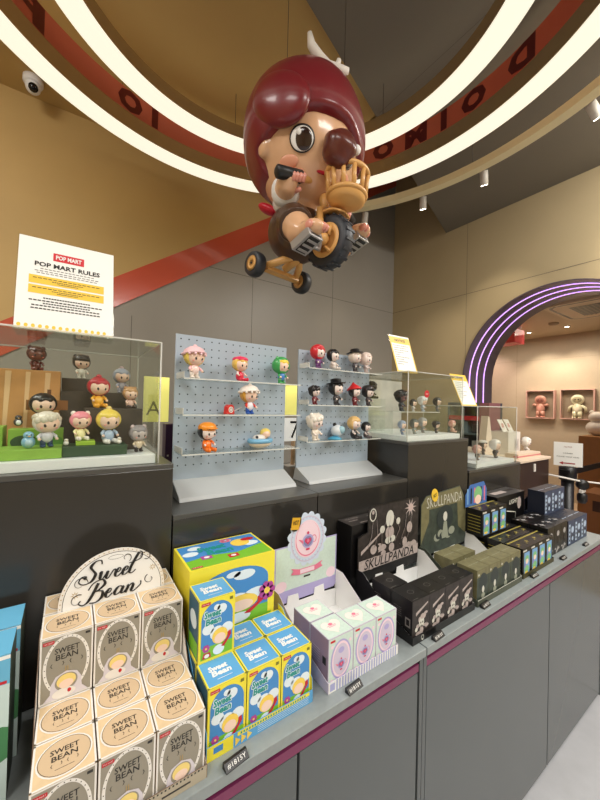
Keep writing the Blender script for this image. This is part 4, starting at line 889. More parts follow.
put('floral', floral_box, -.120, .780, ZT+.0005, 'tall pale blue carton with green leaf print at the left photo edge', 'pale blue leaf print cartons', 'carton')
put('floral', floral_box, -.125, .700, ZT+.0005, 'tall pale blue carton with leaf print, nearer of the two at the left edge', 'pale blue leaf print cartons', 'carton')
o = PROTO['floral'][0]
# ================================================================== CLEAR DISPLAY CASES
basew = mat('case_base_white', (238, 240, 242), .35)
def case(x0, x1, y0, y1, z0, z1, label, baseh=.022):
    t = thing('display_case', label, 'display case', ((x0+x1)/2, y0, z0+.0004)); w = (x1-x0)/2; d = y1-y0; h = z1-z0; k = .004
    q = MB(); q.box((-w+.006, .006, 0), (w-.006, d-.006, baseh), basew); q.build('base', t, bevel=.001)
    for nm, a, c in (('front_pane', (-w, 0, 0), (w, k, h)), ('back_pane', (-w, d-k, 0), (w, d, h)), ('side_pane', (-w, k+.0002, 0), (-w+k, d-k-.0002, h)), ('side_pane', (w-k, k+.0002, 0), (w, d-k-.0002, h)), ('top_pane', (-w+k, k, h-k), (w-k, d-k, h))):
        q = MB(); q.box(a, c, ACR); q.build(nm, t)
    e_ = .0022
    for a, c in (((-w, 0, 0), (-w, 0, h)), ((w, 0, 0), (w, 0, h)), ((-w, d, 0), (-w, d, h)), ((w, d, 0), (w, d, h)), ((-w, 0, h), (w, 0, h)), ((-w, d, h), (w, d, h)), ((-w, 0, h), (-w, d, h)), ((w, 0, h), (w, d, h))):
        q = MB(); q.tube([a, c], e_, EDGE, 6); q.build('polished_edge', t)
    return t
case(-1.16, .186, .90, 1.255, 1.292, 1.594, 'long clear case of story figures on the tall left plinth')
case(1.134, 1.532, .89, 1.26, 1.305, 1.594, 'clear case of black and grey figures below the yellow-topped notice')
case(1.668, 2.083, .89, 1.20, 1.15, 1.459, 'small clear case at the right end, before the archway')
# pegboards
pegm = mat('peg_board_blue_grey', (168, 182, 196), .35); hole = mat('peg_hole_dark', (44, 50, 58), .6)
frost = clear('frosted_acrylic', (206, 210, 212), .6, .25, .75)
def pegboard(x0, x1, zt, shelves, label, ys=.985):
    yb = 1.07; t = thing('peg_board', label, 'pegboard', ((x0+x1)/2, yb, 1.1603)); w = (x1-x0)/2; Z0 = 1.1603
    q = MB(); q.box((-w, 0, .046), (w, .006, zt-Z0), pegm); F = Fr((-w, 0, 0), (1, 0, 0), (0, 0, 1)); n_ = int(2*w/.0245); m_ = int((zt-Z0-.06)/.0245)
    for i in range(n_):
        for j in range(m_): q.ell(F, (2*w-(n_-1)*.0245)/2+.0245*i, zt-Z0-.014-.0245*j, .0024, .0024, hole, .0004, 8)
    q.build('board', t)
    q = MB(); q.prism([(-.092, 0), (.02, 0), (.008, .047), (-.006, .047), (-.03, .036), (-.085, .012)], Fr((w, 0, 0), (0, 1, 0), (0, 0, 1)), 2*w, frost); q.build('foot', t, bevel=.002)
    for z in shelves:
        q = MB(); zz = z-Z0; q.box((-w+.004, ys-yb, zz-.004), (w+.012, -.0005, zz), ACR); q.box((-w+.004, ys-yb-.001, zz-.004), (w+.012, ys-yb+.0005, zz), EDGE); q.box((-w+.004, ys-yb, zz), (-w+.006, -.0005, zz+.018), EDGE); q.build('shelf', t)
    return t
pegboard(.262, .660, 1.656, (1.517, 1.411, 1.296), 'pale blue grey pegboard stand with pastel toys, left of the two')
pegboard(.716, 1.095, 1.658, (1.585, 1.4475, 1.3115), 'pale blue grey pegboard stand with dark toys, right of the two', 1.005)

# ================================================================== TOYS
tskin = mat('vinyl_skin', (238, 202, 178), .35, coat=.3); tw = mat('vinyl_white', (228, 224, 218), .35); tb = mat('vinyl_black', (32, 30, 32), .35); tg = mat('vinyl_grey', (122, 124, 130), .35)
C_ = {}
def cm(rgb):
    k = 'vinyl_%d_%d_%d' % rgb
    return mat(k, rgb, .35, coat=.2)
def toy(u, vf, vt, y, label, group=None, hair=(60, 50, 50), body=(200, 200, 200), z=None, hat=None, hc=(220, 220, 220), face=(240, 206, 184), legs=None, sit=False, yaw=0, cat='toy figure', name='toy_figure', arms=None, ears=None, hs=1.10):
    p = atY(u, vf, y); fwd = (p-EYE).dot(FW); h = (vf-vt)*fwd/FPX*1.04
    if z is not None: p.z = z
    rz = math.radians(20+yaw)      # turned a little towards the shop
    t = thing(name, label, cat, (p.x, p.y, p.z+.0003), rz, group)
    hm, bm, fm = cm(hair), cm(body), cm(face); am = cm(arms) if arms else bm; lm = cm(legs) if legs else bm; hcm = cm(hc)
    def P(x, y_, z_): return V((x*h, y_*h, z_*h))
    q = MB()
    if sit:
        q.ball(P(0, .02, .20), (.17*h, .15*h, .20*h), bm, seg=14, rings=10)
        for s_ in (-1, 1): q.tube([P(s_*.08, 0, .09), P(s_*.14, -.16, .075), P(s_*.12, -.27, .06)], [.075*h, .07*h, .055*h], lm, 8); q.ball(P(s_*.12, -.29, .075), (.055*h, .05*h, .075*h), lm, seg=8, rings=6)
    else:
        q.ball(P(0, 0, .28), (.155*h, .13*h, .17*h), bm, seg=14, rings=10)
        for s_ in (-1, 1): q.tube([P(s_*.075, 0, .22), P(s_*.085, -.01, .05)], [.075*h, .065*h], lm, 8); q.ball(P(s_*.09, -.04, .042), (.07*h, .10*h, .042*h), lm, seg=10, rings=6)
    q.build('body', t)
    for s_ in (-1, 1):
        q = MB(); q.tube([P(s_*.12, 0, .37), P(s_*.20, -.05, .30), P(s_*.20, -.12, .24)], [.045*h, .045*h, .035*h], am, 8); q.ball(P(s_*.20, -.14, .235), .042*h, fm, seg=8, rings=6); q.build('arm', t)
    q = MB(); hz = .66; q.ball(P(0, 0, hz), (.27*h*hs, .235*h*hs, .23*h*hs), fm, seg=20, rings=14)
    for s_ in (-1, 1):
        q.ball(P(s_*.105, -.205*hs, hz-.05), (.036*h, .022*h, .050*h), tb, seg=10, rings=8); q.ball(P(s_*.17, -.165*hs, hz-.12), (.035*h, .02*h, .02*h), cm((232, 150, 140)), seg=8, rings=6)
    q.build('head', t)
    def hf(d):
        az = abs(math.atan2(d.x, -d.y)); el = math.asin(max(-1, min(1, d.z)))
        ins = sm(.28+.10*math.cos(az*7)-el, -.08, .08)*sm(1.15-az, -.1, .1)
        return (1+.03*math.sin(6*az))*(1-.22*ins)
    q = MB(); q.ball(P(0, .015, hz+.03), (.30*h*hs, .27*h*hs, .27*h*hs), hm, seg=36, rings=24, fn=hf); q.build('hair', t)
    hq = h*hs*.99
    if hat:
        q = MB(); top = hz+.20
        if hat == 'beret': q.ball(P(.02, .03, top), (.30*hq, .28*hq, .12*hq), hcm, seg=18, rings=10); q.ball(P(.02, .03, top+.13), .025*hq, hcm, seg=8, rings=6)
        if hat == 'cap':
            q.ball(P(0, .02, top-.05), (.30*hq, .28*hq, .19*hq), hcm, seg=18, rings=10); q.ball(P(0, -.24, top-.06), (.20*hq, .16*hq, .025*hq), hcm, seg=14, rings=6)
        if hat == 'bonnet':
            q.lathe([(.34*hq, 0), (.36*hq, .02*hq), (.31*hq, .05*hq), (.28*hq, .14*hq), (.16*hq, .22*hq), (.02*hq, .25*hq)], P(0, .02, hz+.08), hcm, 22, (0, .15, 1))
            for i in range(12): a = 2*PI*i/12; q.ball(P(.345*math.cos(a), .02+.345*math.sin(a), hz+.09), .04*hq, hcm, seg=8, rings=6)
            q.ball(P(.0, -.02, hz+.36), (.07*hq, .04*hq, .04*hq), hcm, seg=8, rings=6)
        if hat == 'hood':
            def hh(d):
                az = abs(math.atan2(d.x, -d.y)); el = math.asin(max(-1, min(1, d.z)))
                return 1-.3*sm(.62-el, -.08, .08)*sm(.95-az, -.1, .1)*sm(el+.9, -.1, .1)
            q.ball(P(0, .02, hz+.03), (.335*hq, .30*hq, .30*hq), hcm, seg=36, rings=24, fn=hh)
        if hat == 'point': q.lathe([(.33*hq, 0), (.31*hq, .06*hq), (.20*hq, .16*hq), (.08*hq, .26*hq), (.01*hq, .34*hq)], P(0, .03, hz+.10), hcm, 18, (0, .2, 1))
        if hat == 'brim': q.lathe([(.36*hq, 0), (.36*hq, .02*hq), (.20*hq, .03*hq), (.20*hq, .16*hq), (.17*hq, .18*hq)], P(0, .02, hz+.20), hcm, 20, (0, .1, 1))
        if hat == 'curl':
            for i in range(16): a = 2.4*i; e_ = .15+.09*(i % 6); q.ball(P(.26*math.cos(a)*math.cos(e_), .02+.24*math.sin(a)*math.cos(e_), hz+.05+.26*math.sin(e_)), .095*hq, hcm, seg=8, rings=6)
        if hat == 'bun': q.ball(P(.02, .05, hz+.34), .075*hq, hcm, seg=12, rings=8); q.ball(P(-.10, .02, hz+.28), .05*hq, hcm, seg=8, rings=6)
        q.build('hat' if hat not in ('curl', 'bun') else 'hair_tuft', t)
    if ears:
        for s_ in (-1, 1): q = MB(); q.ball(P(s_*.22, .02, hz+.26), (.085*h, .05*h, .085*h), cm(ears), seg=12, rings=8); q.build('ear', t)
    return t
G1, G2 = 'toys on the left pegboard', 'toys on the right pegboard'
toy(194, 378, 347, 1.020, 'toy with pink frilled bonnet and blonde hair, top left of the pale pegboard', G1, (236, 206, 100), (240, 212, 204), 1.517, 'bonnet', (242, 200, 206), arms=(240, 190, 196), legs=(238, 226, 214))
toy(240, 380.5, 356, 1.020, 'toy with crimson beret and red dress on the top shelf, centre', G1, (232, 190, 90), (214, 40, 70), 1.517, 'beret', (224, 46, 92), sit=True, arms=(240, 220, 214))
toy(281, 383, 357, 1.020, 'toy in green frog hood and blue overalls, top right of the pale pegboard', G1, (244, 214, 70), (74, 130, 200), 1.517, 'hood', (62, 160, 84), legs=(70, 160, 90), arms=(62, 160, 84), ears=(62, 160, 84))
toy(249, 414, 386, 1.010, 'toy with cream bonnet and red telephone receiver on the middle shelf', G1, (220, 160, 60), (232, 232, 240), 1.411, 'bonnet', (242, 232, 222), legs=(40, 90, 180), arms=(214, 60, 50))
toy(207, 452, 424, 1.020, 'toy with black hair, orange cap and orange suit sitting on the bottom shelf', G1, (30, 26, 28), (240, 120, 30), 1.296, 'cap', (244, 150, 40), sit=True, face=(242, 226, 216))
p = atY(229, 413, 1.03); t = thing('toy_telephone', 'small red toy telephone with white dial on the middle shelf', 'toy telephone', (p.x, p.y, 1.4113), .3, G1)
q = MB(); q.prism([(-.016, 0), (.016, 0), (.013, .024), (.006, .030), (-.006, .030), (-.013, .024)], Fr((0, -.009, 0), (1, 0, 0), (0, 0, 1)), .018, cm((222, 50, 40))); q.build('body', t, bevel=.001)
q = MB(); F = Fr((0, -.009, .014), (1, 0, 0), (0, 0, 1)); q.ell(F, 0, 0, .010, .010, tw, .0006, 18); q.oring(F, 0, 0, .0065, .0065, .0016, cm((160, 60, 60)), .0009, 16); q.build('dial', t)
q = MB(); q.tube([(.016, 0, .008), (.028, -.004, .014), (.046, -.008, .022)], .0016, tw, 6); q.build('cord', t)
p = atY(260, 448, 1.028); t = thing('toy_boat', 'toy blonde figure lying in a blue ringed cream basket boat, bottom shelf', 'toy boat', (p.x, p.y, 1.2963), .25, G1)
q = MB(); q.ball((0, 0, .016), (.044, .028, .016), cm((228, 210, 180)), seg=20, rings=10); q.build('hull', t)
q = MB(); q.tube([(.042*math.cos(2*PI*i/24), .027*math.sin(2*PI*i/24), .025) for i in range(24)], .008, cm((120, 180, 216)), 8, closed=True); q.build('ring', t)
q = MB(); q.ball((-.006, 0, .034), (.026, .018, .012), tw, seg=12, rings=8); q.ball((-.022, -.008, .037), .006, tb, seg=8, rings=6); q.build('blanket', t)
q = MB(); q.ball((.024, 0, .046), (.017, .016, .016), tskin, seg=14, rings=10); q.build('head', t)
q = MB(); q.ball((.026, .004, .050), (.020, .018, .016), cm((240, 214, 110)), seg=14, rings=10); q.build('hair', t)
K = [(318, 367, 344, 1.585, 'toy with scarlet hood and purple dress, top left of the dark toy board', (200, 40, 50), (110, 60, 120), 'hood', (206, 40, 52), False),
     (333, 369.5, 349, 1.585, 'toy with black hair and white skirt on the top shelf, second', (24, 22, 26), (222, 212, 204), None, None, True),
     (355, 372, 351, 1.585, 'toy with ivory hair, black hat and grey dress on the top shelf, third', (224, 208, 194), (70, 66, 70), 'brim', (30, 28, 30), False),
     (366, 373, 353, 1.585, 'toy with pale peach hood and grey dress at the right end of the top shelf', (228, 206, 196), (190, 176, 172), 'hood', (228, 208, 198), False),
     (314.5, 399, 380, 1.4475, 'toy with black curly hair and dark red collar, left on the second shelf', (22, 20, 22), (110, 26, 34), 'curl', (24, 22, 24), False),
     (336, 404, 380, 1.4475, 'toy with wide black hat and white face, centre of the second shelf', (30, 28, 30), (54, 50, 52), 'brim', (20, 20, 22), False),
     (354.5, 404, 384, 1.4475, 'toy with bright red pointed hat and dark red coat on the second shelf', (40, 30, 30), (120, 24, 30), 'point', (210, 30, 34), False),
     (368, 404, 384, 1.4475, 'toy with black and white cap and red coat, right on the second shelf', (30, 26, 28), (70, 60, 62), 'cap', (40, 36, 38), False),
     (315, 438, 411, 1.3115, 'cream horned toy with pale robe, left on the bottom shelf', (236, 226, 212), (234, 222, 206), 'curl', (236, 228, 216), False),
     (354, 437, 415, 1.3115, 'toy with honey blonde hair and black dress on the bottom shelf', (226, 186, 120), (46, 42, 44), None, None, True),
     (366, 436, 420, 1.3115, 'toy with black hair and white face, right end of the bottom shelf', (22, 20, 22), (90, 82, 84), None, None, True)]
for u, vf, vt, z, lb, hr, bd_, ht, hc_, st in K:
    toy(u, vf, vt, 1.024, lb, G2, hr, bd_, z, ht, hc_ or (0, 0, 0), (236, 220, 212), sit=st, arms=(230, 216, 208) if st else None, ears=(240, 232, 220) if 'horned' in lb else None)
p = atY(337, 437, 1.038); t = thing('toy_astronaut', 'round white and pale blue toy ball figure with blue splash base, bottom shelf', 'toy figure', (p.x, p.y, 1.3118), 0, G2)
q = MB(); q.ball((0, 0, .034), (.026, .024, .024), cm((222, 228, 232)), seg=18, rings=12); q.build('body', t)
q = MB(); q.ball((.008, -.016, .038), (.017, .012, .016), cm((150, 190, 204)), seg=14, rings=10); q.build('visor', t)
q = MB(); q.lathe([(.030, 0), (.026, .006), (.010, .012)], (-.012, 0, 0), cm((70, 160, 196)), 16); q.build('base', t)
q = MB(); q.ball((-.010, .004, .058), .008, tb, seg=8, rings=6); q.ball((.022, .004, .050), .006, tb, seg=8, rings=6); q.build('knob', t)
# ---- story case: stage blocks then toys
def block(name, x0, x1, y0, y1, z0, z1, m_, label, cat='display block', bev=.0008):
    q = MB(); q.box((x0, y0, z0+.0003), (x1, y1, z1), m_); return tag(q.build(name, bevel=bev), label, cat)
gr = mat('grass_block_green', (136, 178, 70), .5, noise=.08, nscale=30); dgr = mat('dark_grass_block', (46, 74, 52), .5); bark = mat('bark_dark_print', (66, 58, 52), .5, noise=.35, nscale=28); trunk = mat('trunk_orange_print', (206, 150, 92), .5, noise=.12, nscale=22)
B0 = 1.3147
q = MB(); q.box((-.36, .925, B0+.0003), (-.013, 1.01, B0+.022), gr); F = Fr((-.36, .925, B0), (1, 0, 0), (0, 0, 1)); 
tag(q.build('display_block', bevel=.001), 'low light green stage block at the front of the story case', 'display block')
q = MB(); q.box((-.116, .99+.021, B0+.0003), (-.012, 1.06, B0+.060), gr); F = Fr((-.116, 1.011, B0), (1, 0, 0), (0, 0, 1)); q.ell(F, .03, .030, .026, .016, MATS['dark_grass_block'], .0004, 16); q.ell(F, .075, .028, .03, .018, mat('bush_green', (92, 148, 60), .5), .0006, 16)
tag(q.build('display_block', bevel=.001), 'raised green stage block with bush print behind the trouser toy', 'display block')
block('display_block', -.40, -.125, 1.011, 1.075, B0, B0+.066, gr, 'raised green stage block at the left photo edge in the story case')
block('display_block', -.0125, .119, .93, 1.01, B0, B0+.024, dgr, 'low dark green stage block in the story case, right part')
block('display_block', .013, .052, .945, .995, B0+.024, B0+.034, mat('lime_block', (158, 196, 60), .5), 'small lime green step under the pink haired toy')
block('display_block', .03, .165, 1.012, 1.07, B0, 1.425, bark, 'dark bark print step under the crimson haired toy')
block('display_block', -.022, .158, 1.105, 1.17, B0, 1.468, bark, 'dark bark print wall step under the blue grey haired toy')
block('display_block', -.0215, .062, 1.171, 1.215, B0, 1.507, bark, 'tall dark bark step under the panda hat toy')
q = MB(); q.box((-.40, 1.11, B0+.0003), (-.0235, 1.19, 1.520), trunk); F = Fr((-.40, 1.11, B0), (1, 0, 0), (0, 0, 1)); R_ = random.Random(2)
for k in range(9): xx = .02+.04*k; q.poly(F, [(xx, 0), (xx+.006, 0), (xx+.012+.006*R_.random(), .2), (xx+.004, .2)], mat('trunk_streak', (236, 196, 150), .5), .0004)
tag(q.build('display_block', bevel=.001), 'tall orange tree trunk backdrop in the story case', 'display block')
t = thing('toy_signpost', 'small brown wooden signpost with lettering before the orange trunk', 'signpost', (-.045, 1.07, B0+.0003)); q = MB(); q.box((-.004, -.003, 0), (.004, .003, .155), mat('post_brown', (110, 66, 34), .6)); q.build('post', t)
q = MB(); q.box((-.045, -.007, .103), (.040, -.0033, .128), mat('board_brown', (138, 86, 40), .6)); q.txt(Fr((0, -.007, .115), (1, 0, 0), (0, 0, 1)), 'Every', -.010, 0, .05, cm((236, 200, 140)), .014, .0006); q.build('board', t)
G3 = 'toys in the long story case'
def st(u, vf, vt, y, z, label, *a, **k): return toy(u, vf, vt, y, label, G3, *a, z=z, **k)
st(36, 370, 346, 1.15, 1.5203, 'dark brown cat eared toy sitting on top of the orange trunk', (78, 40, 36), (104, 44, 38), sit=True, face=(120, 70, 60), ears=(78, 40, 36))
st(81, 378, 355, 1.19, 1.5073, 'toy with black and white panda eared hat on the dark bark step', (36, 34, 34), (224, 222, 210), hat='cap', hc=(60, 58, 58), ears=(24, 22, 24))
st(121, 393, 369, 1.14, 1.4683, 'toy with blue grey bun hair on the upper bark step', (160, 168, 184), (176, 176, 190), hat='bun', hc=(196, 170, 170))
st(98, 408, 378, 1.04, 1.4253, 'toy with crimson hair beside an orange bear, on the lower bark step', (186, 46, 62), (240, 180, 60), sit=True, legs=(238, 170, 50), hat='bun', hc=(186, 46, 62))
st(130, 405, 384, 1.04, 1.4253, 'toy with tan bear eared hat sitting on the lower bark step', (196, 152, 108), (226, 190, 176), sit=True, ears=(186, 140, 96), legs=(60, 50, 50))
st(42, 432, 398, 1.035, B0+.0603, 'toy with glossy black bowl hair behind the white curly toy', (22, 20, 22), (230, 226, 220), legs=(30, 28, 30))
st(46, 450, 415, .955, B0+.0223, 'toy with white curly cap, red tie and blue trousers, front left', (222, 214, 200), (206, 206, 214), hat='curl', hc=(216, 208, 190), legs=(40, 70, 110))
st(80, 441, 413, .970, B0+.0343, 'toy with pink hair and pale yellow sweater on the lime step', (238, 146, 160), (244, 236, 180), sit=True, legs=(240, 232, 222), ears=(240, 228, 220))
st(108, 444, 411, .970, B0+.0243, 'toy with yellow hair and white and blue outfit sitting on the dark green block', (242, 214, 96), (170, 190, 214), sit=True, legs=(232, 230, 226), hat='bun', hc=(240, 210, 130))
st(138, 454, 428, .960, B0+.0003, 'grey koala eared toy standing at the right front of the story case', (146, 140, 144), (214, 196, 170), ears=(196, 176, 178), legs=(50, 44, 46), face=(190, 178, 176))
for (u, vf, vt, y, z, lb, bc_, bl_) in ((18, 427, 416, 1.03, B0+.0663, 'small black and white penguin toy on the green block', (52, 52, 58), (230, 230, 232)), (28, 451, 434, .95, B0+.0223, 'pale blue long tailed bird toy on the front green block', (130, 178, 206), (170, 200, 214)), (66, 447, 440, .955, B0+.0243, 'tiny white dog toy beside the pink haired toy', (232, 228, 220), (240, 236, 230)), (119, 445, 438, .945, B0+.0243, 'tiny white puppy toy beside the yellow haired toy', (232, 228, 220), (240, 236, 230))):
    p = atY(u, vf, y); h = (vf-vt)*(p-EYE).dot(FW)/FPX; t = thing('toy_animal', lb, 'toy animal', (p.x, p.y, z), .2, G3)
    q = MB(); q.ball((0, 0, h*.36), (h*.34, h*.30, h*.36), cm(bc_), seg=14, rings=10); q.ball((0, -h*.08, h*.34), (h*.26, h*.26, h*.28), cm(bl_), seg=12, rings=8); q.build('body', t)
    q = MB(); q.ball((0, -h*.04, h*.78), (h*.26, h*.24, h*.22), cm(bc_), seg=14, rings=10); q.ball((-h*.1, -h*.25, h*.8), h*.04, tb, seg=6, rings=5); q.ball((h*.1, -h*.25, h*.8), h*.04, tb, seg=6, rings=5); q.ball((0, -h*.28, h*.72), (h*.07, h*.09, h*.04), cm((226, 170, 80)), seg=8, rings=6); q.build('head', t)
# ---- black and white case
C0 = 1.3277
q = MB(); q.box((1.145, 1.235, C0), (1.52, 1.24, 1.585), mat('backdrop_pale_print', (196, 190, 182), .5, noise=.15, nscale=14)); tag(q.build('backdrop_card', origin=(1.33, 1.2375, C0)), 'pale printed backdrop card at the back of the black and grey case', 'card')
q = MB(); q.box((1.16, .99, C0+.0955), (1.505, 1.15, C0+.099), ACR); q.box((1.16, .988, C0+.0955), (1.505, .9905, C0+.099), EDGE)
for x in (1.162, 1.50): q.box((x, .99, C0+.0003), (x+.003, 1.15, C0+.0953), ACR)
tag(q.build('acrylic_riser', origin=(1.33, 1.07, C0)), 'clear riser bridge in the black and grey case', 'riser')
G4 = 'toys in the black and grey case'
def s4(u, vf, vt, y, z, label, *a, **k): return toy(u, vf, vt, y, label, G4, *a, z=z, **k)
RZ = C0+.0993
s4(401, 413, 392, 1.03, RZ, 'spiky black and charcoal toy at the left of the clear riser', (30, 28, 30), (70, 70, 74), hat='curl', hc=(52, 50, 52), face=(120, 90, 86))
s4(413, 413, 401, 1.03, RZ, 'small black and white toy on the clear riser, second', (34, 32, 34), (200, 198, 196))
s4(422.5, 413, 398, 1.03, RZ, 'white haired toy on the clear riser, third', (226, 226, 228), (176, 186, 200), hat='curl', hc=(226, 226, 228))
s4(437, 413, 399, 1.03, RZ, 'toy with black hair and grey dress on the right of the clear riser', (20, 20, 24), (96, 100, 104))
s4(402, 432, 418, .955, C0, 'blue grey toy on the case floor, left', (150, 160, 180), (120, 130, 150))
s4(414, 434, 419, .955, C0, 'grey green toy with dark hair on the case floor, second', (80, 86, 82), (140, 146, 138))
s4(422.5, 431, 416, .99, C0, 'silver grey toy on the case floor, third', (150, 150, 150), (120, 122, 120))
s4(436, 434, 422, .955, C0, 'black spiky haired toy on the case floor', (20, 20, 22), (60, 56, 56), hat='curl', hc=(22, 22, 24))
s4(452, 434, 422, .955, C0, 'peach pink toy at the right end of the case floor', (216, 150, 140), (224, 176, 160), sit=True)
t = s4(380, 396, 379, 1.16, 1.484, 'black bear like toy in the upper left of the black and grey case', (30, 28, 30), (34, 32, 34), sit=True, ears=(30, 28, 30), face=(60, 54, 54))
q = MB(); q.box((1.20, 1.155, C0+.0003), (1.30, 1.215, 1.4838), ACR); q.box((1.20, 1.154, 1.4822), (1.30, 1.1549, 1.4838), EDGE); 
tag(q.build('acrylic_riser', origin=(1.25, 1.17, C0)), 'tall clear riser under the black bear like toy', 'riser'); t.location = (1.235, 1.185, 1.4842)
q = MB(); q.prism([(.016*math.cos(2*PI*i/24), .016*math.sin(2*PI*i/24)) for i in range(24)], Fr((0, 0, 0), (1, 0, 0), (0, 0, 1)), .0012, cm((190, 26, 44))); q.txt(Fr((0, 0, 0), (1, 0, 0), (0, 0, 1)), 'HOT', 0, 0, .017, WHITE, .006, .0008)
p = atY(427, 394, .8895); o = q.build('round_sticker', origin=(0, 0, 0)); o.location = (p.x, .8893, p.z); tag(o, 'round red sticker on the front pane of the black and grey case', 'sticker')
# ---- small case at right
D0 = 1.1727
G5 = 'toys in the small right case'
toy(477, 459, 444, .96, 'toy with dusty pink hair at the left of the small right case', G5, (196, 150, 140), (60, 54, 56), D0, None)
toy(483, 452, 438, 1.06, 'toy with white beret and tan face behind in the small right case', G5, (60, 50, 46), (80, 70, 68), D0, 'beret', (226, 220, 212))
toy(495, 460, 442, .96, 'white round headed toy with dark suit in the small right case', G5, (226, 220, 216), (52, 50, 58), D0, None)
toy(497, 456, 446, 1.02, 'toy with dark hair and grey coat, right in the small right case', G5, (44, 40, 44), (140, 130, 136), D0, None)

# ================================================================== NOTICE SIGNS
paper = mat('notice_paper', (240, 240, 236), .4); ny = mat('notice_yellow', (238, 196, 66), .45); faint = mat('grey_small_print', (110, 108, 106), .5)
def notice(x0, x1, y0, z0, h, lean, label, kind):
    t = thing('notice_sign', label, 'sign', ((x0+x1)/2, y0, z0+.0004)); w = (x1-x0)/2; ln = math.hypot(h, lean)
    F = Fr((0, 0, 0), (1, 0, 0), (0, lean, h)); q = MB(); q.prism([(-w, 0), (w, 0), (w, ln), (-w, ln)], F, .0025, ACR)
    q.prism([(-w, 0), (w, 0), (w, .002), (-w, .002)], Fr((0, 0, 0), (1, 0, 0), (0, 1, 0)), -.002, EDGE); q.box((-w, 0, 0), (w, lean+.045, .002), ACR); q.build('stand', t)
    q = MB()
    if kind == 'rules':
        q.rect(F, -w+.002, .002, w-.002, ln-.002, paper, .0003)
        q.rect(F, -.030, ln-.052, .030, ln-.032, cm((206, 40, 52)), .0006); q.txt(F, 'POP MART', 0, ln-.042, .050, WHITE, .011, .0010, bold=.03)
        q.txt(F, 'POP MART RULES', 0, ln-.066, .126, BLACK, .0115, .0008, bold=.03)
        for yy, n_ in ((ln-.078, .105), (ln-.084, .125), (ln-.089, .118)): [q.rect(F, -n_/2+n_*i/14, yy, -n_/2+n_*(i+.75)/14, yy+.0018, faint, .0006) for i in range(14)]
        for yy in (ln-.115, ln-.139):
            q.rect(F, -.072, yy, .072, yy+.020, YEL, .0006)
            for k, nn_ in ((.013, .13), (.008, .06), (.004, .04)): [q.rect(F, -nn_/2+nn_*i/14, yy+k, -nn_/2+nn_*(i+.75)/14, yy+k+.0016, INK, .0009) for i in range(14)]
        for yy, n_ in ((ln-.150, .09), (ln-.157, .14), (ln-.163, .09), (ln-.169, .13), (ln-.176, .132)): [q.rect(F, -n_/2+n_*i/18, yy, -n_/2+n_*(i+.78)/18, yy+.0030, INK, .0006) for i in range(18)]
        for i in range(14): q.ell(F, -w+.010+.0122*i, .011, .0035, .0045, YEL, .0006, 10)
        q.rect(F, -w+.003, .003, w-.003, .007, YEL, .0005)
    else:
        q.rect(F, -w+.001, .001, w-.001, ln-.001, ny, .0003); q.rect(F, -w+.009, .009, w-.009, ln-.040, paper, .0006)
        if kind == 'notice': q.rect(F, -w+.003, ln-.008, w-.003, ln-.001, paper, .0006)
        q.txt(F, 'NOTICE', 0, ln-.024, .07, INK, .011, .0008, bold=.03)
        for k in range(9):
            n_ = (.10, .085, .095, .06, .03, .09, .05, .07, .04)[k]; yy = ln-.052-.011*k
            if yy > .02: [q.rect(F, -w+.016+n_*i/8, yy, -w+.016+n_*(i+.8)/8, yy+.003, faint, .0008) for i in range(8)]
    q.build('sheet', t); return t
notice(-.106, .083, .93, 1.594, .222, .05, 'white rules notice in a clear stand on the long story case', 'rules')
notice(1.139, 1.277, .95, 1.594, .170, .057, 'yellow topped notice standing on the clear case of black and grey figures', 'notice')
notice(1.690, 1.845, .985, 1.459, .175, .075, 'yellow bordered notice standing on the small right case', 'notice2')
# illuminated panels behind the pegboards
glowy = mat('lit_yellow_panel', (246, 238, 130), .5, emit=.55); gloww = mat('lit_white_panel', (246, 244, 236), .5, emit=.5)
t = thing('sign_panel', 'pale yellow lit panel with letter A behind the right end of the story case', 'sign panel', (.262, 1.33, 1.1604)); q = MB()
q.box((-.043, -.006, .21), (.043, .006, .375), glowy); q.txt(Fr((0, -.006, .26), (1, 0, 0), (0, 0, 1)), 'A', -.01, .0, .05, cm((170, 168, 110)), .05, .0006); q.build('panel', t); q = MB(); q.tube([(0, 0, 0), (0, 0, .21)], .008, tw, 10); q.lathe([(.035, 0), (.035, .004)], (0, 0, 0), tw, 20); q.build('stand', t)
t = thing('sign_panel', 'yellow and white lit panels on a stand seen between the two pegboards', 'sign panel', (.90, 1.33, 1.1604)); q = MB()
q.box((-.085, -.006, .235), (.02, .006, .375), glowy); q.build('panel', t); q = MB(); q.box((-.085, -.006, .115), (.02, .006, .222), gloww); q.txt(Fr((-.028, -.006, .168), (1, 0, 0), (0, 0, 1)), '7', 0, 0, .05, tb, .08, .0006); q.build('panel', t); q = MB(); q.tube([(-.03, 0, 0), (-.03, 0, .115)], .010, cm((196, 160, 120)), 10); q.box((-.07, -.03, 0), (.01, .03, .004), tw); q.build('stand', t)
q = MB(); q.box((0, 0, 0), (.040, .05, .205), cm((66, 36, 74))); F = Fr((0, 0, 0), (1, 0, 0), (0, 0, 1)); [q.rect(F, .006, .03+.02*k, .012, .036+.02*k, tw, .0004) for k in range(4)]
o = q.build('purple_box', origin=(0, 0, 0)); o.location = (.283, 1.26, 1.1604); tag(o, 'narrow dark purple box standing left of the pale pegboard', 'box')

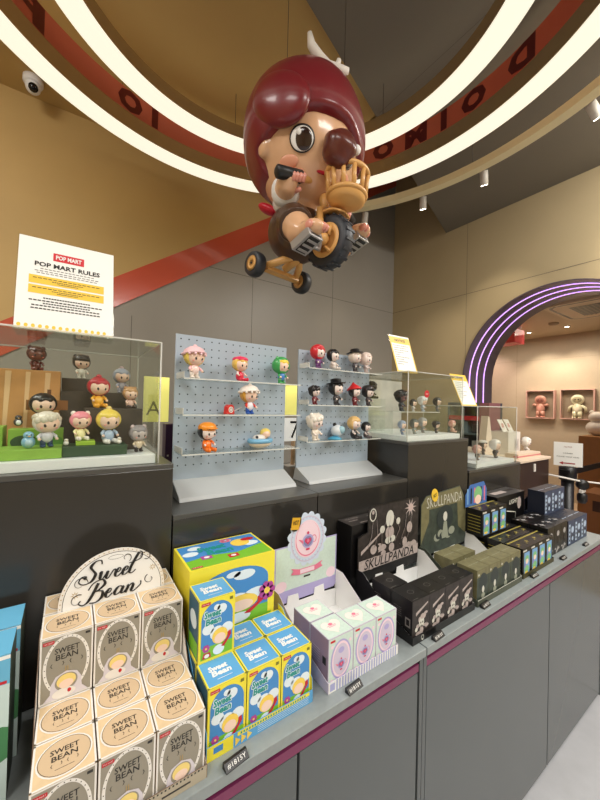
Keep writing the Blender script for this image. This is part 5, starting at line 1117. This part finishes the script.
# ================================================================== RIGHT SIDE: TABLE, ARCH ROOM
brown = mat('dark_brown_wood', (50, 34, 22), .4, noise=.2, nscale=8); creamt = mat('cream_table_top', (224, 204, 182), .5)
q = MB(); q.box((2.34, .98, 0), (2.79, 1.55, 1.108), brown); tb_ = q.build('side_table', origin=(2.56, 1.26, 0)); tag(tb_, 'dark brown table with cream top beside the last plinth', 'table')
q = MB(); q.box((-.235, -.29, 1.1082), (.24, .30, 1.125), creamt); q.build('table_top', tb_, bevel=.002)
q = MB(); q.box((-.016, -.286, 1.04), (.006, -.2805, 1.09), tw); q.build('label_holder', tb_)
TZ = 1.1253
def sbox(a, c, m_, name, label, cat, par=None):
    q = MB(); q.box(a, c, m_); return tag(q.build(name, bevel=.001), label, cat)
q = MB(); q.box((2.42, 1.02, TZ), (2.76, 1.10, TZ+.030), creamt); q.box((2.419, 1.019, TZ+.008), (2.761, 1.05, TZ+.016), cm((206, 110, 116))); tag(q.build('flat_box'), 'long flat cream box with pink stripe on the brown table', 'box')
q = MB(); q.box((2.55, 1.14, TZ), (2.73, 1.28, TZ+.16), cm((232, 226, 218))); F = Fr((2.55, 1.14, TZ), (1, 0, 0), (0, 0, 1)); q.rect(F, .09, .03, .16, .11, cm((206, 196, 190)), .0005); q.txt(F, 'H', .12, .07, .03, tg, .05, .001); tag(q.build('white_box'), 'white box standing behind the pink striped box on the brown table', 'box')
q = MB(); q.prism([(0, 0), (.12, 0), (.06, .26), (.04, .27)], Fr((2.43, 1.24, TZ), (1, 0, 0), (0, 0, 1)), .05, cm((236, 218, 200))); tag(q.build('white_cone'), 'cream pointed stand behind the white box on the brown table', 'stand')
for k, x in enumerate((2.585, 2.675)):
    q = MB(); q.prism([(0, 0), (.07, 0), (.03, .09), (-.04, .09)], Fr((x, 1.19, TZ+.1603), (1, 0, 0), (0, .3, 1)), .003, cm((238, 232, 224))); q.rect(Fr((x, 1.19, TZ+.1603), (1, 0, 0), (0, .3, 1)), .0, .03, .03, .06, cm((214, 160, 150)), .0006)
    tag(q.build('card'), ('white tilted card on the white box, left one', 'white tilted card on the white box, right one')[k], 'card', 'white cards on the white box')
toy(526, 451, 435, 1.13, 'all white toy figure on the brown table, near its right end', None, (236, 232, 224), (234, 228, 220), TZ, None, face=(232, 224, 216), legs=(40, 36, 36))
# low shelf surface and stanchion
q = MB(); q.box((2.42, .90, .70), (3.05, .975, .716), mat('marble_print', (206, 186, 170), .35, noise=.12, nscale=6)); q.box((2.44, .93, 0), (2.46, .97, .70), tw); q.box((3.01, .93, 0), (3.03, .97, .70), tw); tag(q.build('bench'), 'narrow pale marbled bench behind the black cartons', 'bench')
sx, sy = 3.27, 1.02; t = thing('stanchion', 'black belt barrier post with white paper sign in the archway', 'barrier post', (sx, sy, 0)); sb = mat('stanchion_black', (20, 20, 22), .4)
q = MB(); q.lathe([(.16, 0), (.16, .012), (.05, .03), (.042, .05), (.042, .90)], (0, 0, 0), sb, 28); q.build('post', t)
q = MB(); q.lathe([(.050, .90), (.058, .905), (.058, 1.0), (.040, 1.01)], (0, 0, 0), sb, 24); q.box((-.075, -.03, .955), (.075, .03, .985), sb); q.build('head', t)
q = MB(); e_ = atZ(640, 455, .96)-V((sx, sy, 0)); d_ = V((e_.x, e_.y, 0)).normalized(); a_ = d_*.058+V((0, 0, .93)); 
q.add([a_, a_+V((0, 0, .05)), d_*1.6+V((0, 0, .98)), d_*1.6+V((0, 0, .93)), a_+V((.002, .002, 0)), a_+V((.002, .002, .05)), d_*1.6+V((.002, .002, .98)), d_*1.6+V((.002, .002, .93))], [(0, 1, 2, 3), (7, 6, 5, 4), (0, 4, 5, 1), (3, 2, 6, 7), (1, 5, 6, 2), (0, 3, 7, 4)], sb); q.build('belt', t)
q = MB(); nrm = (V((0, 0, 0))-V((sx, sy, 0))).normalized(); r_ = V((-nrm.y, nrm.x, 0)); F = Fr(nrm*.02+V((0, 0, 1.012)), r_, (0, 0, 1))
q.prism([(-.09, 0), (.09, 0), (.09, .185), (-.09, .185)], F, .004, paper); q.txt(F, 'NOTICE', 0, .150, .05, cm((150, 60, 60)), .010, .0008); q.txt(F, 'CASHIER', 0, .100, .06, INK, .009, .0008); q.txt(F, 'PLEASE WAIT HERE', 0, .072, .14, INK, .009, .0008)
q.poly(F, [(-.055, .022), (-.03, .034), (-.03, .026), (.045, .026), (.045, .018), (-.03, .018), (-.03, .010)], cm((170, 40, 50)), .0008); q.build('paper_sign', t)
cdx = [V((2.80, .99, 1.0)), V((2.98, .86, .955)), V((3.2, .72, .93)), V((3.7, .5, .92))]
q = MB(); q.tube([(2.785, 1.0, 1.0)]+cdx[1:], .006, tw, 8); o = q.build('barrier_rope'); tag(o, 'white cord running from the brown table to the right', 'cord')
t = thing('cord_reel', 'black reel with white clip hanging on the white cord', 'reel', (3.0, .85, .80)); q = MB(); q.lathe([(.036, -.015), (.036, .015)], (0, 0, .13), sb, 20, (.8, .6, 0)); q.build('wheel', t); q = MB(); q.box((-.035, -.01, .075), (.035, .01, .095), tw); q.build('clip', t); q = MB(); q.lathe([(.02, 0), (.03, .02), (.03, .06), (.015, .075)], (0, 0, 0), sb, 16); q.build('body', t)
q = MB(); q.tube([(2.16, .70, ZT+.0045), (2.20, .66, ZT+.0045), (2.25, .62, ZT+.0045), (2.275, .66, ZT+.0045), (2.24, .70, ZT+.0045), (2.27, .72, ZT+.0045)], .004, tw, 8); tag(q.build('white_cable'), 'white cable lying at the far end of the counter', 'cable')
# display cabinet at the arch jamb
t = thing('display_cabinet', 'dark teal display cabinet with red band beside the arch jamb', 'cabinet', (3.2, 1.75, 0), -PI/2); tl = mat('teal_grey_shelf', (92, 108, 112), .4)
q = MB(); q.box((-.2, .10, 0), (.2, .14, 1.50), mat('cabinet_back_grey', (70, 74, 80), .5)); q.box((-.2, -.10, 0), (-.185, .10, 1.50), tl); q.box((.11, -.10, 0), (.2, .10, 1.50), cm((150, 100, 104))); q.box((-.185, -.10, 1.48), (.11, .10, 1.50), tl); q.build('body', t)
for z in (.9, 1.05, 1.20, 1.34): q = MB(); q.box((-.184, -.10, z), (.109, .099, z+.015), tl); q.build('shelf', t)
q = MB(); q.box((-.18, -.112, 1.335), (.108, -.1005, 1.375), cm((196, 30, 44))); q.build('red_band', t)
R_ = random.Random(4)
for k in range(9):
    q = MB(); x = -.14+.10*(k % 3); z = (.915, 1.065, 1.215)[k//3]; q.box((3.2-.07, 1.75-x-.028, z+.0003), (3.2-.01, 1.75-x+.028, z+R_.uniform(.07, .11)), cm(((50, 50, 56), (120, 140, 150), (190, 186, 180))[R_.randrange(3)])); tag(q.build('small_box'), f'small dark or pale box, {("bottom","middle","top")[k//3]} shelf of the teal cabinet, {CN[k%3]}', 'box', 'small boxes in the teal cabinet')
# wall frames with figures
framep = mat('frame_rose_wood', (212, 172, 160), .45)
def wallframe(ya, yb, za, zb, label, fc, gc, nm):
    t = thing('shadow_box_frame', label, 'frame', (FX, (ya+yb)/2, (za+zb)/2)); w = abs(ya-yb)/2; h = (zb-za)/2; k = .014; dp = .08
    q = MB(); q.box((-dp, -w, -h), (-.001, w, -h+k), framep); q.box((-dp, -w, h-k), (-.001, w, h), framep); q.box((-dp, -w, -h+k), (-.001, -w+k, h-k), framep); q.box((-dp, w-k, -h+k), (-.001, w, h-k), framep); q.build('frame', t)
    q = MB(); q.box((-.008, -w+k, -h+k), (-.0012, w-k, h-k), mat('frame_back_taupe', (164, 144, 128), .5)); q.build('backing', t)
    q = MB(); q.box((-dp+.002, -w+k, -h+k), (-dp+.004, w-k, h-k), ACR); q.build('glass', t)
    f = thing('framed_figure', label.replace('rose wood frame holding', 'round helmeted figure inside the rose frame,').replace('a pink figure', 'pink, the left one').replace('a cream figure', 'cream, the right one'), 'figure', (FX-.044, (ya+yb)/2, za+k+.001)); H = (zb-za)*.84; m_ = cm(fc)
    q = MB(); q.ball((0, 0, H*.74), (H*.07, H*.22, H*.20), m_, seg=20, rings=14); q.build('head', f); q = MB(); q.ball((-H*.05, 0, H*.74), (H*.035, H*.15, H*.12), cm(gc), seg=18, rings=10); q.ball((-H*.083, H*.05, H*.75), H*.022, tb, seg=8, rings=6); q.ball((-H*.083, -H*.05, H*.75), H*.022, tb, seg=8, rings=6); q.build('visor', f)
    q = MB(); q.ball((0, 0, H*.38), (H*.10, H*.16, H*.22), m_, seg=18, rings=12)
    for s_ in (-1, 1): q.tube([(0, s_*H*.07, H*.28), (0, s_*H*.09, H*.04)], [H*.085, H*.075], m_, 10); q.ball((-.01, s_*H*.09, H*.03), (H*.10, H*.07, H*.03), m_, seg=10, rings=6)
    q.build('body', f)
    for s_ in (-1, 1): q = MB(); q.tube([(0, s_*H*.13, H*.5), (0, s_*H*.25, H*(.42 if nm else .55)), (0, s_*H*.28, H*(.26 if nm else .50))], [H*.06, H*.055, H*.05], m_, 8); q.build('arm', f)
    q = MB(); q.rect(Fr((FX-.0015, (ya+yb)/2+w*.4, za-.09), (0, -1, 0), (0, 0, 1)), 0, 0, w*.8, .03, faint, 0)
    return t
wallframe(2.645, 2.228, 1.304, 1.775, 'rose wood frame holding a pink figure on the far wall', (220, 156, 140), (160, 96, 86), 0)
wallframe(2.152, 1.717, 1.310, 1.787, 'rose wood frame holding a cream figure on the far wall', (240, 230, 202), (180, 166, 136), 1)
# ceiling fittings in the arch room
t = thing('air_conditioner', 'white ceiling air conditioner with dark grille beyond the arch', 'air conditioner', (5.05, 1.25, FZ-.002)); acw = mat('ac_panel', (214, 198, 172), .5)
def rr_(w, h, r, n=6): return [(sx_*(w-r)+r*math.cos(a), sy_*(h-r)+r*math.sin(a)) for sx_, sy_, a0 in ((1, 1, 0), (-1, 1, PI/2), (-1, -1, PI), (1, -1, 3*PI/2)) for a in [a0+PI/2*i/n for i in range(n+1)]]
F = Fr((0, 0, 0), (1, 0, 0), (0, -1, 0)); q = MB(); q.prism(rr_(.47, .47, .12), F, .03, acw, .03); q.poly(F, rr_(.43, .43, .11), blk, .0305); q.poly(F, rr_(.40, .40, .10), acw, .0310); q.build('panel', t)
q = MB(); q.rect(F, -.26, -.26, .26, .26, blk, .0320)
for k in range(12): q.box((-.26, -.25+.043*k, -.036), (.26, -.238+.043*k, -.033), cm((90, 76, 60)))
q.build('grille', t)
q = MB(); q.lathe([(.06, 0), (.06, -.02), (.035, -.04)], (5.62, 1.945, FZ), cm((190, 176, 150)), 20); tag(q.build('smoke_detector'), 'small round smoke detector on the arch room ceiling', 'smoke detector')
for k, (u, v) in enumerate(((529, 333), (567, 327))):
    p = atZ(u, v, FZ-.01); t = thing('recessed_lamp', ('small glowing ceiling lamp beyond the arch, left one', 'small glowing ceiling lamp beyond the arch, right one')[k], 'ceiling lamp', (p.x, p.y, FZ), 0, 'recessed lamps in the arch room'); q = MB(); q.lathe([(.04, 0), (.045, -.008)], (0, 0, 0), lampw, 18); q.build('rim', t); q = MB(); q.lathe([(.025, -.0085), (.025, -.010)], (0, 0, 0), glow, 16); q.build('lens', t)
    spot((p.x, p.y, FZ-.03), (FX, p.y-.1+.1*k, 1.5), 40, 85, (1, .85, .68))
spot((5.9, 3.4, FZ-.03), (FX, 3.3, 1.6), 30, 90, (1, .7, .65))
p = atX(507, 338, 5.3); t = thing('hanging_sign_box', 'pink translucent hanging sign box at the arch edge', 'hanging sign', (p.x, p.y, p.z-.10)); q = MB(); q.box((-.15, -.17, 0), (.15, .22, .20), clear('pink_acrylic', (232, 110, 110), .8, .05, .6)); q.build('box', t); q = MB(); q.ball((0, -.12, .235), (.06, .07, .035), cm((240, 200, 214)), seg=12, rings=8); q.build('ornament', t)
q = MB(); q.tube([(0, 0, .2), (0, 0, FZ-p.z+.10)], .006, tw, 6); q.build('rod', t)
# brown cabinet with white plush and carton at the right edge
q = MB(); q.box((5.55, .6, 0), (6.2, 1.62, 1.12), mat('tan_cabinet', (150, 104, 56), .5, noise=.05)); tag(q.build('tan_cabinet'), 'tan brown cabinet at the right photo edge under the white plush', 'cabinet')
q = MB(); q.box((5.0, .9, 0), (5.45, 1.42, .50), mat('carton_brown', (142, 96, 56), .6)); q.box((4.997, 1.0, .30), (5.0, 1.32, .42), cm((60, 34, 26))); tag(q.build('carton'), 'brown carton on the floor before the tan cabinet', 'carton')
for k, (x, y, s_) in enumerate(((5.85, 1.50, .13), (5.9, 1.19, .15), (5.8, .86, .15))):
    t = thing('plush_toy', ('white plush toy on the tan cabinet, leftmost', 'white plush toy on the tan cabinet, second from left', 'white plush toy on the tan cabinet at the photo edge')[k], 'plush toy', (x, y, 1.1203), 0, 'white plush toys on the tan cabinet')
    q = MB(); q.ball((0, 0, s_*.8), (s_, s_, s_*.8), cm((226, 218, 204)), seg=16, rings=12); q.build('body', t); q = MB(); q.ball((-.02, 0, s_*1.9), (s_*.7, s_*.75, s_*.6), cm((226, 218, 204)), seg=16, rings=12); q.build('head', t)
    for z_ in (-1, 1): q = MB(); q.ball((0, z_*s_*.5, s_*2.4), s_*.22, cm((226, 218, 204)), seg=10, rings=8); q.build('ear', t)
